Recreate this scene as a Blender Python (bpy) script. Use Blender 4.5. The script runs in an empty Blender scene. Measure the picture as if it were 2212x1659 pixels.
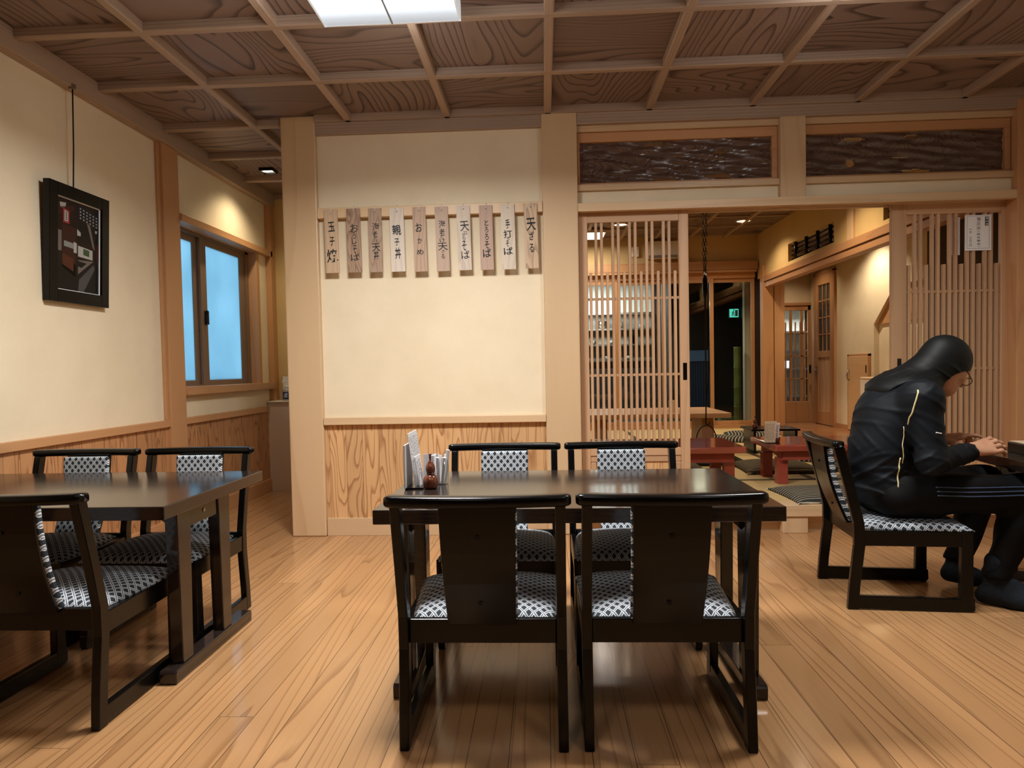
import bpy, bmesh, math, random
import numpy as np
from mathutils import Vector, Matrix, Euler

SC = bpy.context.scene
COL = SC.collection
random.seed(7)
PI = math.pi

# ------------------------------------------------------------------ camera
FPX = 1528.0
yaw, pitch, roll = 0.05189, 0.03687, 0.01966
PPX, PPY = 1106 - 9.36, 829.5 + 23.4
cy_, sy_ = math.cos(yaw), math.sin(yaw)
cp_, sp_ = math.cos(pitch), math.sin(pitch)
fwd = Vector((-sy_ * cp_, cy_ * cp_, -sp_))
right = Vector((cy_, sy_, 0))
down = fwd.cross(right)
cr_, sr_ = math.cos(roll), math.sin(roll)
r2 = right * cr_ + down * sr_
d2 = down * cr_ - right * sr_
cam_data = bpy.data.cameras.new('camera')
cam_data.sensor_fit = 'HORIZONTAL'
cam_data.sensor_width = 36.0
cam_data.lens = FPX / 2212 * 36.0
cam_data.shift_x = -(PPX - 1106) / 2212
cam_data.shift_y = (PPY - 829.5) / 2212
cam_data.clip_start = 0.02
cam = bpy.data.objects.new('camera', cam_data)
COL.objects.link(cam)
m3 = Matrix((r2, -d2, -fwd)).transposed()
cam.matrix_world = Matrix.Translation((0, 0, 1.03)) @ m3.to_4x4()
SC.camera = cam

# ------------------------------------------------------------------ colour management, world
vs = SC.view_settings
vs.view_transform = 'Standard'
vs.look = 'None'
vs.gamma = 1.0
vs.use_curve_mapping = False
vs.exposure = 0.0
SC.cycles.use_denoising = True
SC.cycles.max_bounces = 8
SC.cycles.diffuse_bounces = 5
SC.cycles.sample_clamp_indirect = 6.0
SC.cycles.caustics_reflective = False
SC.cycles.caustics_refractive = False

world = bpy.data.worlds.new('dusk_sky')
SC.world = world
world.use_nodes = True
wb = world.node_tree.nodes['Background']
wb.inputs[0].default_value = (0.26, 0.50, 0.66, 1)
wb.inputs[1].default_value = 2.9


def lin(r, g, b):
    f = lambda c: (c / 255) / 12.92 if c / 255 <= 0.04045 else ((c / 255 + 0.055) / 1.055) ** 2.4
    return (f(r), f(g), f(b), 1.0)


def area_light(name, loc, sx, sy, power, color, rot=(0, 0, 0), spread=PI):
    l = bpy.data.lights.new(name, 'AREA')
    l.shape = 'RECTANGLE'
    l.size = sx
    l.size_y = sy
    l.energy = power
    l.color = color
    l.spread = spread
    o = bpy.data.objects.new(name, l)
    o.location = loc
    o.rotation_euler = rot
    COL.objects.link(o)
    return o


def spot_light(name, loc, target, power, color, angle=80, blend=0.5, radius=0.04):
    l = bpy.data.lights.new(name, 'SPOT')
    l.energy = power
    l.color = color
    l.spot_size = math.radians(angle)
    l.spot_blend = blend
    l.shadow_soft_size = radius
    o = bpy.data.objects.new(name, l)
    o.location = loc
    d = Vector(target) - Vector(loc)
    o.rotation_euler = d.to_track_quat('-Z', 'Y').to_euler()
    COL.objects.link(o)
    return o


COOL = (1.0, 0.975, 0.94)
WARM = (1.0, 0.75, 0.48)
LAMPS = [(-0.607, 2.70, 71), (1.27, 2.53, 30), (-0.607, 0.20, 8), (1.27, 0.20, 8)]  # last two: added lights behind the camera, without lamp bodies
for lx, ly, pw in LAMPS:
    area_light('ceiling_lamp_and_fill_light', (lx, ly, 2.476), 0.42, 0.43, pw, COOL, spread=2.85)
    for k in range(4):
        if ly > 1:
            an = k * PI / 2
            area_light('ceiling_lamp_side_light', (lx + 0.295 * math.cos(an), ly + 0.295 * math.sin(an), 2.52), 0.06, 0.5, 3.0, COOL, (PI / 2, 0, an - PI / 2))
spot_light('alcove_downlight_light', (-2.10, 5.43, 2.56), (-2.12, 5.43, 0), 30, (1.0, 0.82, 0.56), 132, 0.8)
# warm downlights of the tatami room and the corridor
DOWNLIGHTS = [(2.41, 8.65, 60), (0.95, 8.65, 50), (2.30, 6.45, 52), (0.95, 6.45, 44), (2.0, 4.95, 34)]
for lx, ly, pw in DOWNLIGHTS:
    spot_light('tatami_downlight_light', (lx, ly, 2.72), (lx, ly, 0), pw, WARM, 140, 0.6)
spot_light('corridor_downlight_light', (3.45, 8.3, 2.50), (3.75, 8.4, 0), 60, (1.0, 0.82, 0.58), 130, 0.7)
spot_light('corridor_downlight_light', (3.40, 9.9, 2.50), (3.45, 9.9, 0), 16, (1.0, 0.75, 0.48), 130, 0.7)
area_light('tatami_lamp_light', (0.62, 9.1, 2.66), 0.35, 0.35, 14, (1.0, 0.9, 0.76))
area_light('reflected_kitchen_fill_light', (0.4, 12.3, 2.5), 2.4, 0.5, 75, (0.92, 1.0, 0.96))  # added lamp for the shelves that stand in for a reflection
area_light('reflected_kitchen_fill_light', (0.4, 11.6, 2.1), 2.0, 0.3, 30, (0.92, 1.0, 0.96), (math.radians(75), 0, 0))  # second added lamp, aimed at the front of those shelves
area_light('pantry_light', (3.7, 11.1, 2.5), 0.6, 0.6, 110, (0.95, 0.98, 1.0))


# ------------------------------------------------------------------ materials
class NT:
    def __init__(self, name):
        self.m = bpy.data.materials.new(name)
        self.m.use_nodes = True
        self.t = self.m.node_tree
        self.b = self.t.nodes['Principled BSDF']

    def n(self, typ, **kw):
        nd = self.t.nodes.new(typ)
        for k, v in kw.items():
            setattr(nd, k, v)
        return nd

    def l(self, a, b):
        self.t.links.new(a, b)

    def math(self, op, a, b=None, c=None):
        nd = self.n('ShaderNodeMath', operation=op)
        for i, v in enumerate((a, b, c)):
            if v is None:
                continue
            if isinstance(v, (int, float)):
                nd.inputs[i].default_value = v
            else:
                self.l(v, nd.inputs[i])
        return nd.outputs[0]

    def mix(self, fac, a, b, blend='MIX'):
        nd = self.n('ShaderNodeMix', data_type='RGBA', blend_type=blend)
        for sock, v in ((nd.inputs[0], fac), (nd.inputs[6], a), (nd.inputs[7], b)):
            if isinstance(v, (int, float)):
                sock.default_value = v
            elif isinstance(v, tuple):
                sock.default_value = v
            else:
                self.l(v, sock)
        return nd.outputs[2]

    def ramp(self, fac, stops, interp='LINEAR'):
        nd = self.n('ShaderNodeValToRGB')
        cr = nd.color_ramp
        cr.interpolation = interp
        while len(cr.elements) < len(stops):
            cr.elements.new(0.5)
        for e, (p, c) in zip(cr.elements, stops):
            e.position = p
            e.color = c if isinstance(c, tuple) else (c, c, c, 1)
        self.l(fac, nd.inputs[0])
        return nd.outputs[0]

    def noise(self, vec, scale, detail=2, rough=0.5, dist=0.0, w=None):
        nd = self.n('ShaderNodeTexNoise')
        nd.noise_dimensions = '4D' if w is not None else '3D'
        self.l(vec, nd.inputs['Vector'])
        if w is not None:
            if isinstance(w, (int, float)):
                nd.inputs['W'].default_value = w
            else:
                self.l(w, nd.inputs['W'])
        nd.inputs['Scale'].default_value = scale
        nd.inputs['Detail'].default_value = detail
        nd.inputs['Roughness'].default_value = rough
        nd.inputs['Distortion'].default_value = dist
        return nd.outputs[0]

    def scaled(self, vec, s):
        nd = self.n('ShaderNodeVectorMath', operation='MULTIPLY')
        self.l(vec, nd.inputs[0])
        nd.inputs[1].default_value = s
        return nd.outputs[0]


def plain(name, col, rough=0.5, metal=0.0, spec=0.5, coat=0.0, emit=None, estr=0.0):
    t = NT(name)
    b = t.b
    b.inputs['Base Color'].default_value = col
    b.inputs['Roughness'].default_value = rough
    b.inputs['Metallic'].default_value = metal
    b.inputs['Specular IOR Level'].default_value = spec
    b.inputs['Coat Weight'].default_value = coat
    if emit:
        b.inputs['Emission Color'].default_value = emit
        b.inputs['Emission Strength'].default_value = estr
    return t.m


def mottled(name, col, col2, scale, rough=0.6, spec=0.4, bump=0.0, bscale=None, coat=0.0):
    t = NT(name)
    tc = t.n('ShaderNodeTexCoord').outputs['Object']
    f = t.noise(tc, scale, 4, 0.6)
    c = t.ramp(f, [(0.3, col), (0.7, col2)])
    t.l(c, t.b.inputs['Base Color'])
    t.b.inputs['Roughness'].default_value = rough
    t.b.inputs['Specular IOR Level'].default_value = spec
    t.b.inputs['Coat Weight'].default_value = coat
    if bump:
        bn = t.n('ShaderNodeBump')
        bn.inputs['Strength'].default_value = bump
        bn.inputs['Distance'].default_value = 0.002
        t.l(t.noise(tc, bscale or scale * 20, 3, 0.6), bn.inputs['Height'])
        t.l(bn.outputs[0], t.b.inputs['Normal'])
    return t.m


def wood(name, base, dark, axis, rings=10.0, across=4.0, along=0.45, contrast=0.8, rough=0.4, plank=None,
         seam=(0.05, 0.03, 0.02, 1), var=0.12, joint=0.0, coat=0.0, fine=0.25, spec=0.5, dist=0.0, ring_w=0.2, soft=0.5, slope=20.0):
    """Board timber: ring lines are contours of a noise field drawn out along the grain."""
    t = NT(name)
    tc = t.n('ShaderNodeTexCoord').outputs['Object']
    oi = t.n('ShaderNodeObjectInfo').outputs['Random']
    sep = t.n('ShaderNodeSeparateXYZ')
    t.l(tc, sep.inputs[0])
    ax = 'XYZ'.index(axis)
    w = t.math('MULTIPLY', oi, 37.0)
    pid = None
    if plank:
        width, pax = plank
        q = t.math('DIVIDE', sep.outputs['XYZ'.index(pax)], width)
        pid = t.math('FLOOR', q)
        fr = t.math('FRACT', q)
        wn = t.n('ShaderNodeTexWhiteNoise', noise_dimensions='1D')
        t.l(pid, wn.inputs['W'])
        rnd = wn.outputs['Value']
        w = t.math('ADD', w, t.math('MULTIPLY', rnd, 53.0))
    if plank and joint:
        a = t.math('ADD', t.math('DIVIDE', sep.outputs[ax], joint), t.math('MULTIPLY', rnd, 7.31))
        jid = t.math('FLOOR', a)
        jf = t.math('FRACT', a)
        wn2 = t.n('ShaderNodeTexWhiteNoise', noise_dimensions='2D')
        cmb = t.n('ShaderNodeCombineXYZ')
        t.l(jid, cmb.inputs[0])
        t.l(pid, cmb.inputs[1])
        t.l(cmb.outputs[0], wn2.inputs['Vector'])
        rnd = wn2.outputs['Value']
        w = t.math('ADD', w, t.math('MULTIPLY', rnd, 41.0))
    s = [across] * 3
    s[ax] = along
    v = t.scaled(tc, tuple(s))
    f = t.noise(v, 1.0, 1.5, 0.45, dist, w)
    g = t.math('MULTIPLY', f, rings)
    for i in range(3):
        if i != ax:
            g = t.math('MULTIPLY_ADD', sep.outputs[i], slope * (1.0 if i < 2 else 0.9), g)
    ph = t.math('FRACT', g)
    line = t.ramp(ph, [(0.0, 0.0), (1.0 - ring_w - soft * 0.6, 0.10), (1.0 - ring_w * 0.5, 1.0), (1.0, 0.0)])
    s2 = [160.0] * 3
    s2[ax] = 3.0
    fib = t.noise(t.scaled(tc, tuple(s2)), 1.0, 2, 0.6, 0, w)
    tone = t.noise(t.scaled(tc, tuple([2.2 if i != ax else 0.5 for i in range(3)])), 1.0, 2, 0.5, 0, w)
    lv = t.math('MULTIPLY', line, t.math('MULTIPLY_ADD', tone, 0.9 * contrast, 0.45 * contrast))
    lv = t.math('MULTIPLY_ADD', t.math('SUBTRACT', fib, 0.5), fine, lv)
    lvn = t.n('ShaderNodeClamp')
    t.l(lv, lvn.inputs[0])
    c = t.mix(lvn.outputs[0], base, dark)
    val = t.math('MULTIPLY_ADD', t.math('SUBTRACT', tone, 0.5), 0.35, 1.0)
    if plank:
        val = t.math('MULTIPLY', val, t.math('MULTIPLY_ADD', rnd, 2 * var, 1 - var))
    else:
        val = t.math('MULTIPLY', val, t.math('MULTIPLY_ADD', oi, 2 * var, 1 - var))
    hsv = t.n('ShaderNodeHueSaturation')
    t.l(c, hsv.inputs['Color'])
    t.l(val, hsv.inputs['Value'])
    c = hsv.outputs[0]
    if plank:
        sm = t.math('LESS_THAN', t.math('MULTIPLY', t.math('ABSOLUTE', t.math('SUBTRACT', fr, 0.5)), -1.0), -0.5 + 0.0014 / width)
        if joint:
            jm = t.math('LESS_THAN', jf, 0.0022 / joint)
            sm = t.math('MAXIMUM', sm, jm)
        c = t.mix(t.math('MULTIPLY', sm, 0.75), c, seam)
    t.l(c, t.b.inputs['Base Color'])
    t.b.inputs['Roughness'].default_value = rough
    rr = t.math('MULTIPLY_ADD', tone, 0.22, rough - 0.11)
    t.l(rr, t.b.inputs['Roughness'])
    t.b.inputs['Specular IOR Level'].default_value = spec
    t.b.inputs['Coat Weight'].default_value = coat
    t.b.inputs['Coat Roughness'].default_value = 0.12
    return t.m


M = {}
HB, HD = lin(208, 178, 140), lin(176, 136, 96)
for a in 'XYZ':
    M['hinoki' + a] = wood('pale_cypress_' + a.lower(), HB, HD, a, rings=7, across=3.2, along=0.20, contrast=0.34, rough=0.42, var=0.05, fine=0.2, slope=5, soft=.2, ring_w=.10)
    M['amber' + a] = wood('amber_toned_wood_' + a.lower(), lin(192, 144, 100), lin(154, 104, 68), a, rings=7, across=3.5, along=0.22, contrast=0.40, rough=0.42, var=0.06, slope=6, soft=.2, ring_w=.12)  # redder, darker tone; on the left wall it partly holds light falloff
    M['lattice' + a] = wood('lattice_cedar_' + a.lower(), lin(194, 156, 120), lin(156, 114, 82), a, rings=4, across=6, along=0.4, contrast=0.35, rough=0.45, var=0.10, slope=14)
    M['rib' + a] = wood('ceiling_rib_cedar_' + a.lower(), lin(168, 146, 128), lin(120, 98, 82), a, rings=6, across=6.0, along=0.35, contrast=0.55, rough=0.5, var=0.06, slope=70, soft=.3)
for a in 'XY':
    M['coffer' + a] = wood('coffer_board_' + a.lower(), lin(132, 112, 102), lin(66, 49, 42), a, rings=26, across=2.4, along=0.60, contrast=1.0, rough=0.5, var=0.14, dist=0.1, ring_w=0.18, fine=0.25, slope=12, soft=.3)
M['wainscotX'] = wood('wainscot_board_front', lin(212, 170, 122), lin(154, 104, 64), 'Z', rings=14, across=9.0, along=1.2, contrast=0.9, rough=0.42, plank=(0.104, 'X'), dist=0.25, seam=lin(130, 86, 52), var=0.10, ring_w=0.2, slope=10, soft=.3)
M['wainscotY'] = wood('wainscot_board_shaded_side', lin(188, 138, 94), lin(124, 78, 48), 'Z', rings=14, across=9.0, along=1.2, contrast=0.9, rough=0.42, plank=(0.104, 'Y'), dist=0.25, seam=lin(110, 70, 44), var=0.10, ring_w=0.2, slope=10, soft=.3)  # darker, redder copy of the front boards, left wall shade in the colour
M['floor'] = wood('cypress_floorboard', lin(182, 138, 94), lin(120, 80, 48), 'Y', rings=8, across=6.0, along=0.42, contrast=0.62, rough=0.22, plank=(0.111, 'X'), joint=3.4, dist=0.15, seam=lin(70, 46, 28), var=0.08, spec=0.5, coat=0.2, ring_w=0.10, slope=22, soft=.25)
M['corridor'] = wood('corridor_floorboard', lin(168, 114, 72), lin(130, 82, 50), 'Y', rings=5, across=5, along=0.5, contrast=0.4, rough=0.2, plank=(0.11, 'X'), seam=lin(90, 54, 32), var=0.05, coat=0.3)
M['burl'] = wood('dark_burl_board', lin(104, 80, 68), lin(52, 37, 31), 'X', rings=24, across=6.5, along=3.4, contrast=0.9, rough=0.3, dist=1.6, spec=0.5, coat=0.3, fine=0.4, var=0.05, ring_w=0.35, slope=30)
M['plaster'] = mottled('cream_plaster', lin(232, 218, 190), lin(224, 209, 180), 3.0, rough=0.95, spec=0.1, bump=0.15, bscale=260)
M['plaster_amber'] = mottled('ochre_plaster', lin(214, 186, 134), lin(204, 176, 124), 3.0, rough=0.95, spec=0.1)
M['table'] = wood('dark_walnut_stain', lin(40, 31, 27), lin(20, 15, 13), 'X', rings=8, across=10, along=0.7, contrast=0.6, rough=0.15, spec=0.5, coat=0.1, var=0.02, slope=60)
M['black'] = mottled('black_lacquered_wood', lin(8, 8, 7), lin(5, 5, 5), 8, rough=0.24, spec=0.30)
M['red'] = mottled('vermilion_lacquer', lin(176, 84, 64), lin(164, 76, 58), 5, rough=0.14, spec=0.5, coat=0.5)
M['redleg'] = mottled('vermilion_lacquer_leg', lin(166, 78, 60), lin(152, 68, 52), 5, rough=0.3, spec=0.5)
M['metal'] = plain('brushed_steel', lin(170, 165, 158), 0.35, 1.0)
M['iron'] = plain('black_iron', lin(30, 28, 27), 0.5, 0.6)
M['white'] = plain('white_enamel', lin(232, 226, 214), 0.4)
M['paper'] = plain('white_paper', lin(238, 238, 240), 0.7, spec=0.2)
M['beige_paper'] = plain('beige_card', lin(214, 190, 158), 0.7, spec=0.2)
M['ink'] = plain('black_ink', lin(26, 30, 32), 0.6, spec=0.3)
M['inklight'] = plain('grey_ink', lin(90, 92, 100), 0.6, spec=0.3)
M['cord'] = plain('white_cord', lin(226, 220, 208), 0.8)
M['gourd'] = wood('polished_gourd_wood', lin(120, 62, 40), lin(66, 32, 20), 'Z', rings=7, across=14, along=3, contrast=0.7, rough=0.2, coat=0.7, var=0.03)
M['skin'] = mottled('skin', lin(206, 158, 128), lin(190, 138, 108), 14, rough=0.5, spec=0.4)
M['shirt'] = mottled('black_sports_jersey', lin(15, 21, 27), lin(11, 16, 22), 5, rough=0.6, spec=0.18)
M['hoodcloth'] = mottled('black_stretch_hood', lin(14, 17, 18), lin(10, 12, 13), 6, rough=0.55, spec=0.2)
M['trousers'] = mottled('black_track_trousers', lin(10, 10, 12), lin(8, 8, 9), 6, rough=0.65, spec=0.15)
M['sock'] = mottled('charcoal_ribbed_sock', lin(36, 42, 48), lin(26, 30, 36), 60, rough=0.9, spec=0.15)
M['piping'] = plain('pale_yellow_piping', lin(222, 212, 160), 0.5)
M['stripe'] = plain('steel_blue_stripe', lin(58, 76, 104), 0.5)
def lamp_panel():
    """acrylic panel, brightest over the tubes along its middle"""
    t = NT('lamp_diffuser')
    sep = t.n('ShaderNodeSeparateXYZ')
    t.l(t.n('ShaderNodeTexCoord').outputs['Object'], sep.inputs[0])
    d = t.math('ABSOLUTE', sep.outputs[1])
    s_ = t.ramp(t.math('DIVIDE', d, 0.30), [(0.0, 1.0), (0.42, 0.95), (0.75, 0.42), (1.0, 0.22)])
    t.l(t.math('MULTIPLY', s_, 1.7), t.b.inputs['Emission Strength'])
    t.b.inputs['Emission Color'].default_value = (0.80, 0.90, 1.0, 1)
    t.b.inputs['Base Color'].default_value = lin(150, 158, 164)
    return t.m


M['lampglow'] = lamp_panel()
M['warmglow'] = plain('warm_lamp_lens', lin(255, 240, 215), 0.4, emit=(1.0, 0.90, 0.70, 1), estr=6.0)
M['whiteglow'] = plain('white_lamp_cover', lin(250, 245, 235), 0.4, emit=(1.0, 0.95, 0.85, 1), estr=2.5)
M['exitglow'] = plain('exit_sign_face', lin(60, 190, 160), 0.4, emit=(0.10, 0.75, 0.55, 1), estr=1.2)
M['lampside'] = plain('lamp_side_acrylic', lin(200, 205, 208), 0.4, emit=(0.8, 0.86, 0.9, 1), estr=0.45)
M['lampframe'] = plain('lamp_frame_steel', lin(150, 152, 154), 0.4, 0.4)
M['garden'] = plain('dark_garden_soil', lin(28, 24, 20), 0.9)
M['fern'] = mottled('fern_green', lin(70, 110, 50), lin(48, 84, 36), 30, rough=0.5)
M['bamboo'] = mottled('green_bamboo', lin(120, 130, 70), lin(96, 110, 56), 10, rough=0.4)
M['fence'] = plain('blue_grey_corrugated_sheet', lin(44, 62, 96), 0.5)
M['darkwall'] = plain('charred_board', lin(44, 38, 34), 0.6)
M['aluminium'] = plain('bronze_sash', lin(122, 98, 78), 0.5, 0.0)
M['blue'] = plain('blue_label', lin(44, 58, 110), 0.5)
M['redlabel'] = plain('red_label', lin(190, 70, 70), 0.5)
M['cabinet'] = plain('grey_beige_laminate', lin(206, 190, 176), 0.5)


def glassmat(name, tint=(1, 1, 1, 1), boost=1.0, ior=1.45):
    t = NT(name)
    t.t.nodes.remove(t.b)
    out = t.t.nodes['Material Output']
    tr = t.n('ShaderNodeBsdfTransparent')
    tr.inputs[0].default_value = tint
    gl = t.n('ShaderNodeBsdfGlossy')
    gl.inputs['Roughness'].default_value = 0.01
    lw = t.n('ShaderNodeLayerWeight')
    lw.inputs[0].default_value = 0.5
    fz = t.math('MULTIPLY_ADD', t.math('POWER', lw.outputs['Facing'], 4.0), 0.85, 0.05)
    mx = t.n('ShaderNodeMixShader')
    t.l(t.math('MULTIPLY', fz, boost), mx.inputs[0])
    t.l(tr.outputs[0], mx.inputs[1])
    t.l(gl.outputs[0], mx.inputs[2])
    t.l(mx.outputs[0], out.inputs[0])
    return t.m


M['darkcorridor'] = plain('dark_corridor_wall', lin(62, 46, 36), 0.6)  # darker tone for the near stretch of corridor wall
M['walnutwall'] = plain('dark_timber_wall', lin(110, 80, 58), 0.6)
M['glass'] = glassmat('clear_window_glass', (0.86, 0.9, 0.9, 1), 1.3)
M['tumbler'] = glassmat('tumbler_glass', (0.98, 0.99, 0.99, 1), 0.6)


def frosted():
    t = NT('frosted_window_glass')
    tc = t.n('ShaderNodeTexCoord').outputs['Object']
    t.t.nodes.remove(t.b)
    out = t.t.nodes['Material Output']
    tl = t.n('ShaderNodeBsdfTranslucent')
    f = t.noise(tc, 260, 2, 0.5)
    g = t.noise(tc, 1.6, 2, 0.5)
    c = t.mix(f, (0.62, 0.70, 0.74, 1), (0.9, 0.95, 0.97, 1))
    c = t.mix(g, c, (0.55, 0.62, 0.66, 1), 'MULTIPLY')
    t.l(c, tl.inputs[0])
    gl = t.n('ShaderNodeBsdfGlossy')
    gl.inputs['Roughness'].default_value = 0.35
    mx = t.n('ShaderNodeMixShader')
    mx.inputs[0].default_value = 0.06
    t.l(tl.outputs[0], mx.inputs[1])
    t.l(gl.outputs[0], mx.inputs[2])
    t.l(mx.outputs[0], out.inputs[0])
    return t.m


M['frosted'] = frosted()


def woven(name, ua, va, pu=0.028, pv=0.034):
    """Basket-weave lattice: pairs of white lines with grey between, crossing over charcoal diamonds."""
    t = NT(name)
    tc = t.n('ShaderNodeTexCoord').outputs['Object']
    sep = t.n('ShaderNodeSeparateXYZ')
    t.l(tc, sep.inputs[0])
    u = t.math('DIVIDE', sep.outputs['XYZ'.index(ua)], pu)
    v = t.math('DIVIDE', sep.outputs['XYZ'.index(va)], pv)
    a = t.math('ADD', u, v)
    b = t.math('SUBTRACT', u, v)

    def band(x):
        f = t.math('FRACT', x)
        d = t.math('ABSOLUTE', t.math('SUBTRACT', f, 0.5))
        inb = t.math('LESS_THAN', d, 0.175)
        core = t.math('LESS_THAN', d, 0.088)
        return inb, t.math('SUBTRACT', inb, core), t.math('FLOOR', x)
    ia, wa, fa = band(a)
    ib, wbb, fb = band(b)
    par = t.math('PINGPONG', t.math('ADD', fa, fb), 1.0)
    cd, cg, cw = lin(46, 54, 62), lin(118, 128, 138), lin(228, 232, 236)
    ca = t.mix(wa, cg, cw)
    cb = t.mix(wbb, cg, cw)
    c1 = t.mix(ib, t.mix(ia, cd, ca), cb)
    c2 = t.mix(ia, t.mix(ib, cd, cb), ca)
    c = t.mix(par, c1, c2)
    t.l(c, t.b.inputs['Base Color'])
    t.b.inputs['Roughness'].default_value = 0.75
    t.b.inputs['Specular IOR Level'].default_value = 0.2
    return t.m


M['weaveXY'] = woven('lattice_weave_seat', 'X', 'Y')
M['weaveXZ'] = woven('lattice_weave_back', 'X', 'Z')


def striped(name, c1, c2, pitch, axis='Y'):
    t = NT(name)
    tc = t.n('ShaderNodeTexCoord').outputs['Object']
    sep = t.n('ShaderNodeSeparateXYZ')
    t.l(tc, sep.inputs[0])
    wob = t.noise(t.scaled(tc, (5, 5, 5)), 1.0, 2, 0.5)
    q = t.math('ADD', t.math('DIVIDE', sep.outputs['XYZ'.index(axis)], pitch), t.math('MULTIPLY', wob, 1.0))
    f = t.math('FRACT', q)
    c = t.ramp(f, [(0.0, c1), (0.60, c1), (0.66, c2), (0.80, c2), (0.86, c1)])
    f2 = t.math('FRACT', t.math('MULTIPLY', q, 3.0))
    c = t.mix(t.math('MULTIPLY', t.math('GREATER_THAN', f2, 0.7), 0.35), c, lin(110, 106, 96))
    t.l(c, t.b.inputs['Base Color'])
    t.b.inputs['Roughness'].default_value = 0.85
    t.b.inputs['Specular IOR Level'].default_value = 0.15
    return t.m


M['zabuton'] = striped('striped_cushion_cloth', lin(38, 40, 42), lin(196, 186, 160), 0.034, 'Y')
M['zabuton2'] = striped('brown_striped_cushion_cloth', lin(58, 52, 42), lin(150, 134, 98), 0.026, 'Y')


def tatami_mat():
    t = NT('tatami_rush')
    tc = t.n('ShaderNodeTexCoord').outputs['Object']
    f = t.noise(t.scaled(tc, (300, 12, 1)), 1.0, 2, 0.5)
    c = t.mix(f, lin(190, 164, 108), lin(212, 186, 128))
    t.l(c, t.b.inputs['Base Color'])
    t.b.inputs['Roughness'].default_value = 0.6
    return t.m


M['tatami'] = tatami_mat()
M['heri'] = plain('dark_mat_border', lin(70, 58, 36), 0.8)


# ------------------------------------------------------------------ mesh building
class MB:
    def __init__(self):
        self.v = []
        self.f = []
        self.mi = []

    def add(self, vs_, fs, mi=0):
        o = len(self.v)
        self.v += [tuple(p) for p in vs_]
        self.f += [tuple(i + o for i in f) for f in fs]
        self.mi += [mi] * len(fs)
        return self

    def box(self, x0, x1, y0, y1, z0, z1, mi=0):
        x0, x1 = min(x0, x1), max(x0, x1)
        y0, y1 = min(y0, y1), max(y0, y1)
        z0, z1 = min(z0, z1), max(z0, z1)
        vs_ = [(x0, y0, z0), (x1, y0, z0), (x1, y1, z0), (x0, y1, z0), (x0, y0, z1), (x1, y0, z1), (x1, y1, z1), (x0, y1, z1)]
        return self.add(vs_, [(0, 3, 2, 1), (4, 5, 6, 7), (0, 1, 5, 4), (1, 2, 6, 5), (2, 3, 7, 6), (3, 0, 4, 7)], mi)

    def prism(self, prof, axis, a0, a1, mi=0):
        """prof: counter-clockwise 2D loop in the other two axes, pushed from a0 to a1 along axis."""
        n = len(prof)

        def P(p, a):
            if axis == 'X':
                return (a, p[0], p[1])
            if axis == 'Y':
                return (p[0], a, p[1])
            return (p[0], p[1], a)
        vs_ = [P(p, a0) for p in prof] + [P(p, a1) for p in prof]
        fs = [(i, (i + 1) % n, n + (i + 1) % n, n + i) for i in range(n)]
        fs += [tuple(range(n))[::-1], tuple(range(n, 2 * n))]
        return self.add(vs_, fs, mi)

    def tube(self, path, r, n=10, mi=0, caps=True, closed=False):
        path = [Vector(p) for p in path]
        rs = r if isinstance(r, (list, tuple)) else [r] * len(path)
        k = len(path)
        rings = []
        prev = None
        for i, p in enumerate(path):
            if closed:
                d = (path[(i + 1) % k] - path[i - 1]).normalized()
            else:
                d = (path[min(i + 1, k - 1)] - path[max(i - 1, 0)]).normalized()
            if prev is None:
                a = Vector((0, 0, 1)) if abs(d.z) < 0.9 else Vector((1, 0, 0))
                u = d.cross(a).normalized()
            else:
                u = (prev - d * prev.dot(d)).normalized()
            prev = u
            w = d.cross(u)
            rings.append([p + (u * math.cos(2 * PI * j / n) + w * math.sin(2 * PI * j / n)) * rs[i] for j in range(n)])
        vs_ = [q for rg in rings for q in rg]
        fs = []
        for i in range(k if closed else k - 1):
            i2 = (i + 1) % k
            for j in range(n):
                fs.append((i * n + j, i * n + (j + 1) % n, i2 * n + (j + 1) % n, i2 * n + j))
        if caps and not closed:
            fs.append(tuple(range(n))[::-1])
            fs.append(tuple(range((k - 1) * n, k * n)))
        return self.add(vs_, fs, mi)

    def lathe(self, prof, c=(0, 0, 0), n=28, mi=0):
        """prof: (radius, z) from bottom to top."""
        vs_, fs = [], []
        for r, z in prof:
            for j in range(n):
                a = 2 * PI * j / n
                vs_.append((c[0] + r * math.cos(a), c[1] + r * math.sin(a), c[2] + z))
        for i in range(len(prof) - 1):
            for j in range(n):
                fs.append((i * n + j, i * n + (j + 1) % n, (i + 1) * n + (j + 1) % n, (i + 1) * n + j))
        fs.append(tuple(range(n))[::-1])
        fs.append(tuple(range((len(prof) - 1) * n, len(prof) * n)))
        return self.add(vs_, fs, mi)

    def build(self, name, mat, parent=None, smooth=False, bevel=0.0, loc=None, seg=2):
        me = bpy.data.meshes.new(name)
        me.from_pydata(self.v, [], self.f)
        mats = mat if isinstance(mat, (list, tuple)) else [mat]
        for m_ in mats:
            me.materials.append(m_)
        if len(mats) > 1:
            me.polygons.foreach_set('material_index', self.mi)
        if smooth:
            me.polygons.foreach_set('use_smooth', [True] * len(me.polygons))
        me.update()
        o = bpy.data.objects.new(name, me)
        COL.objects.link(o)
        if parent:
            o.parent = parent
        if loc:
            o.location = loc
        if bevel:
            b = o.modifiers.new('edge', 'BEVEL')
            b.width = bevel
            b.segments = seg
            b.limit_method = 'ANGLE'
            b.angle_limit = math.radians(50)
            b.harden_normals = False
        return o


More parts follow.
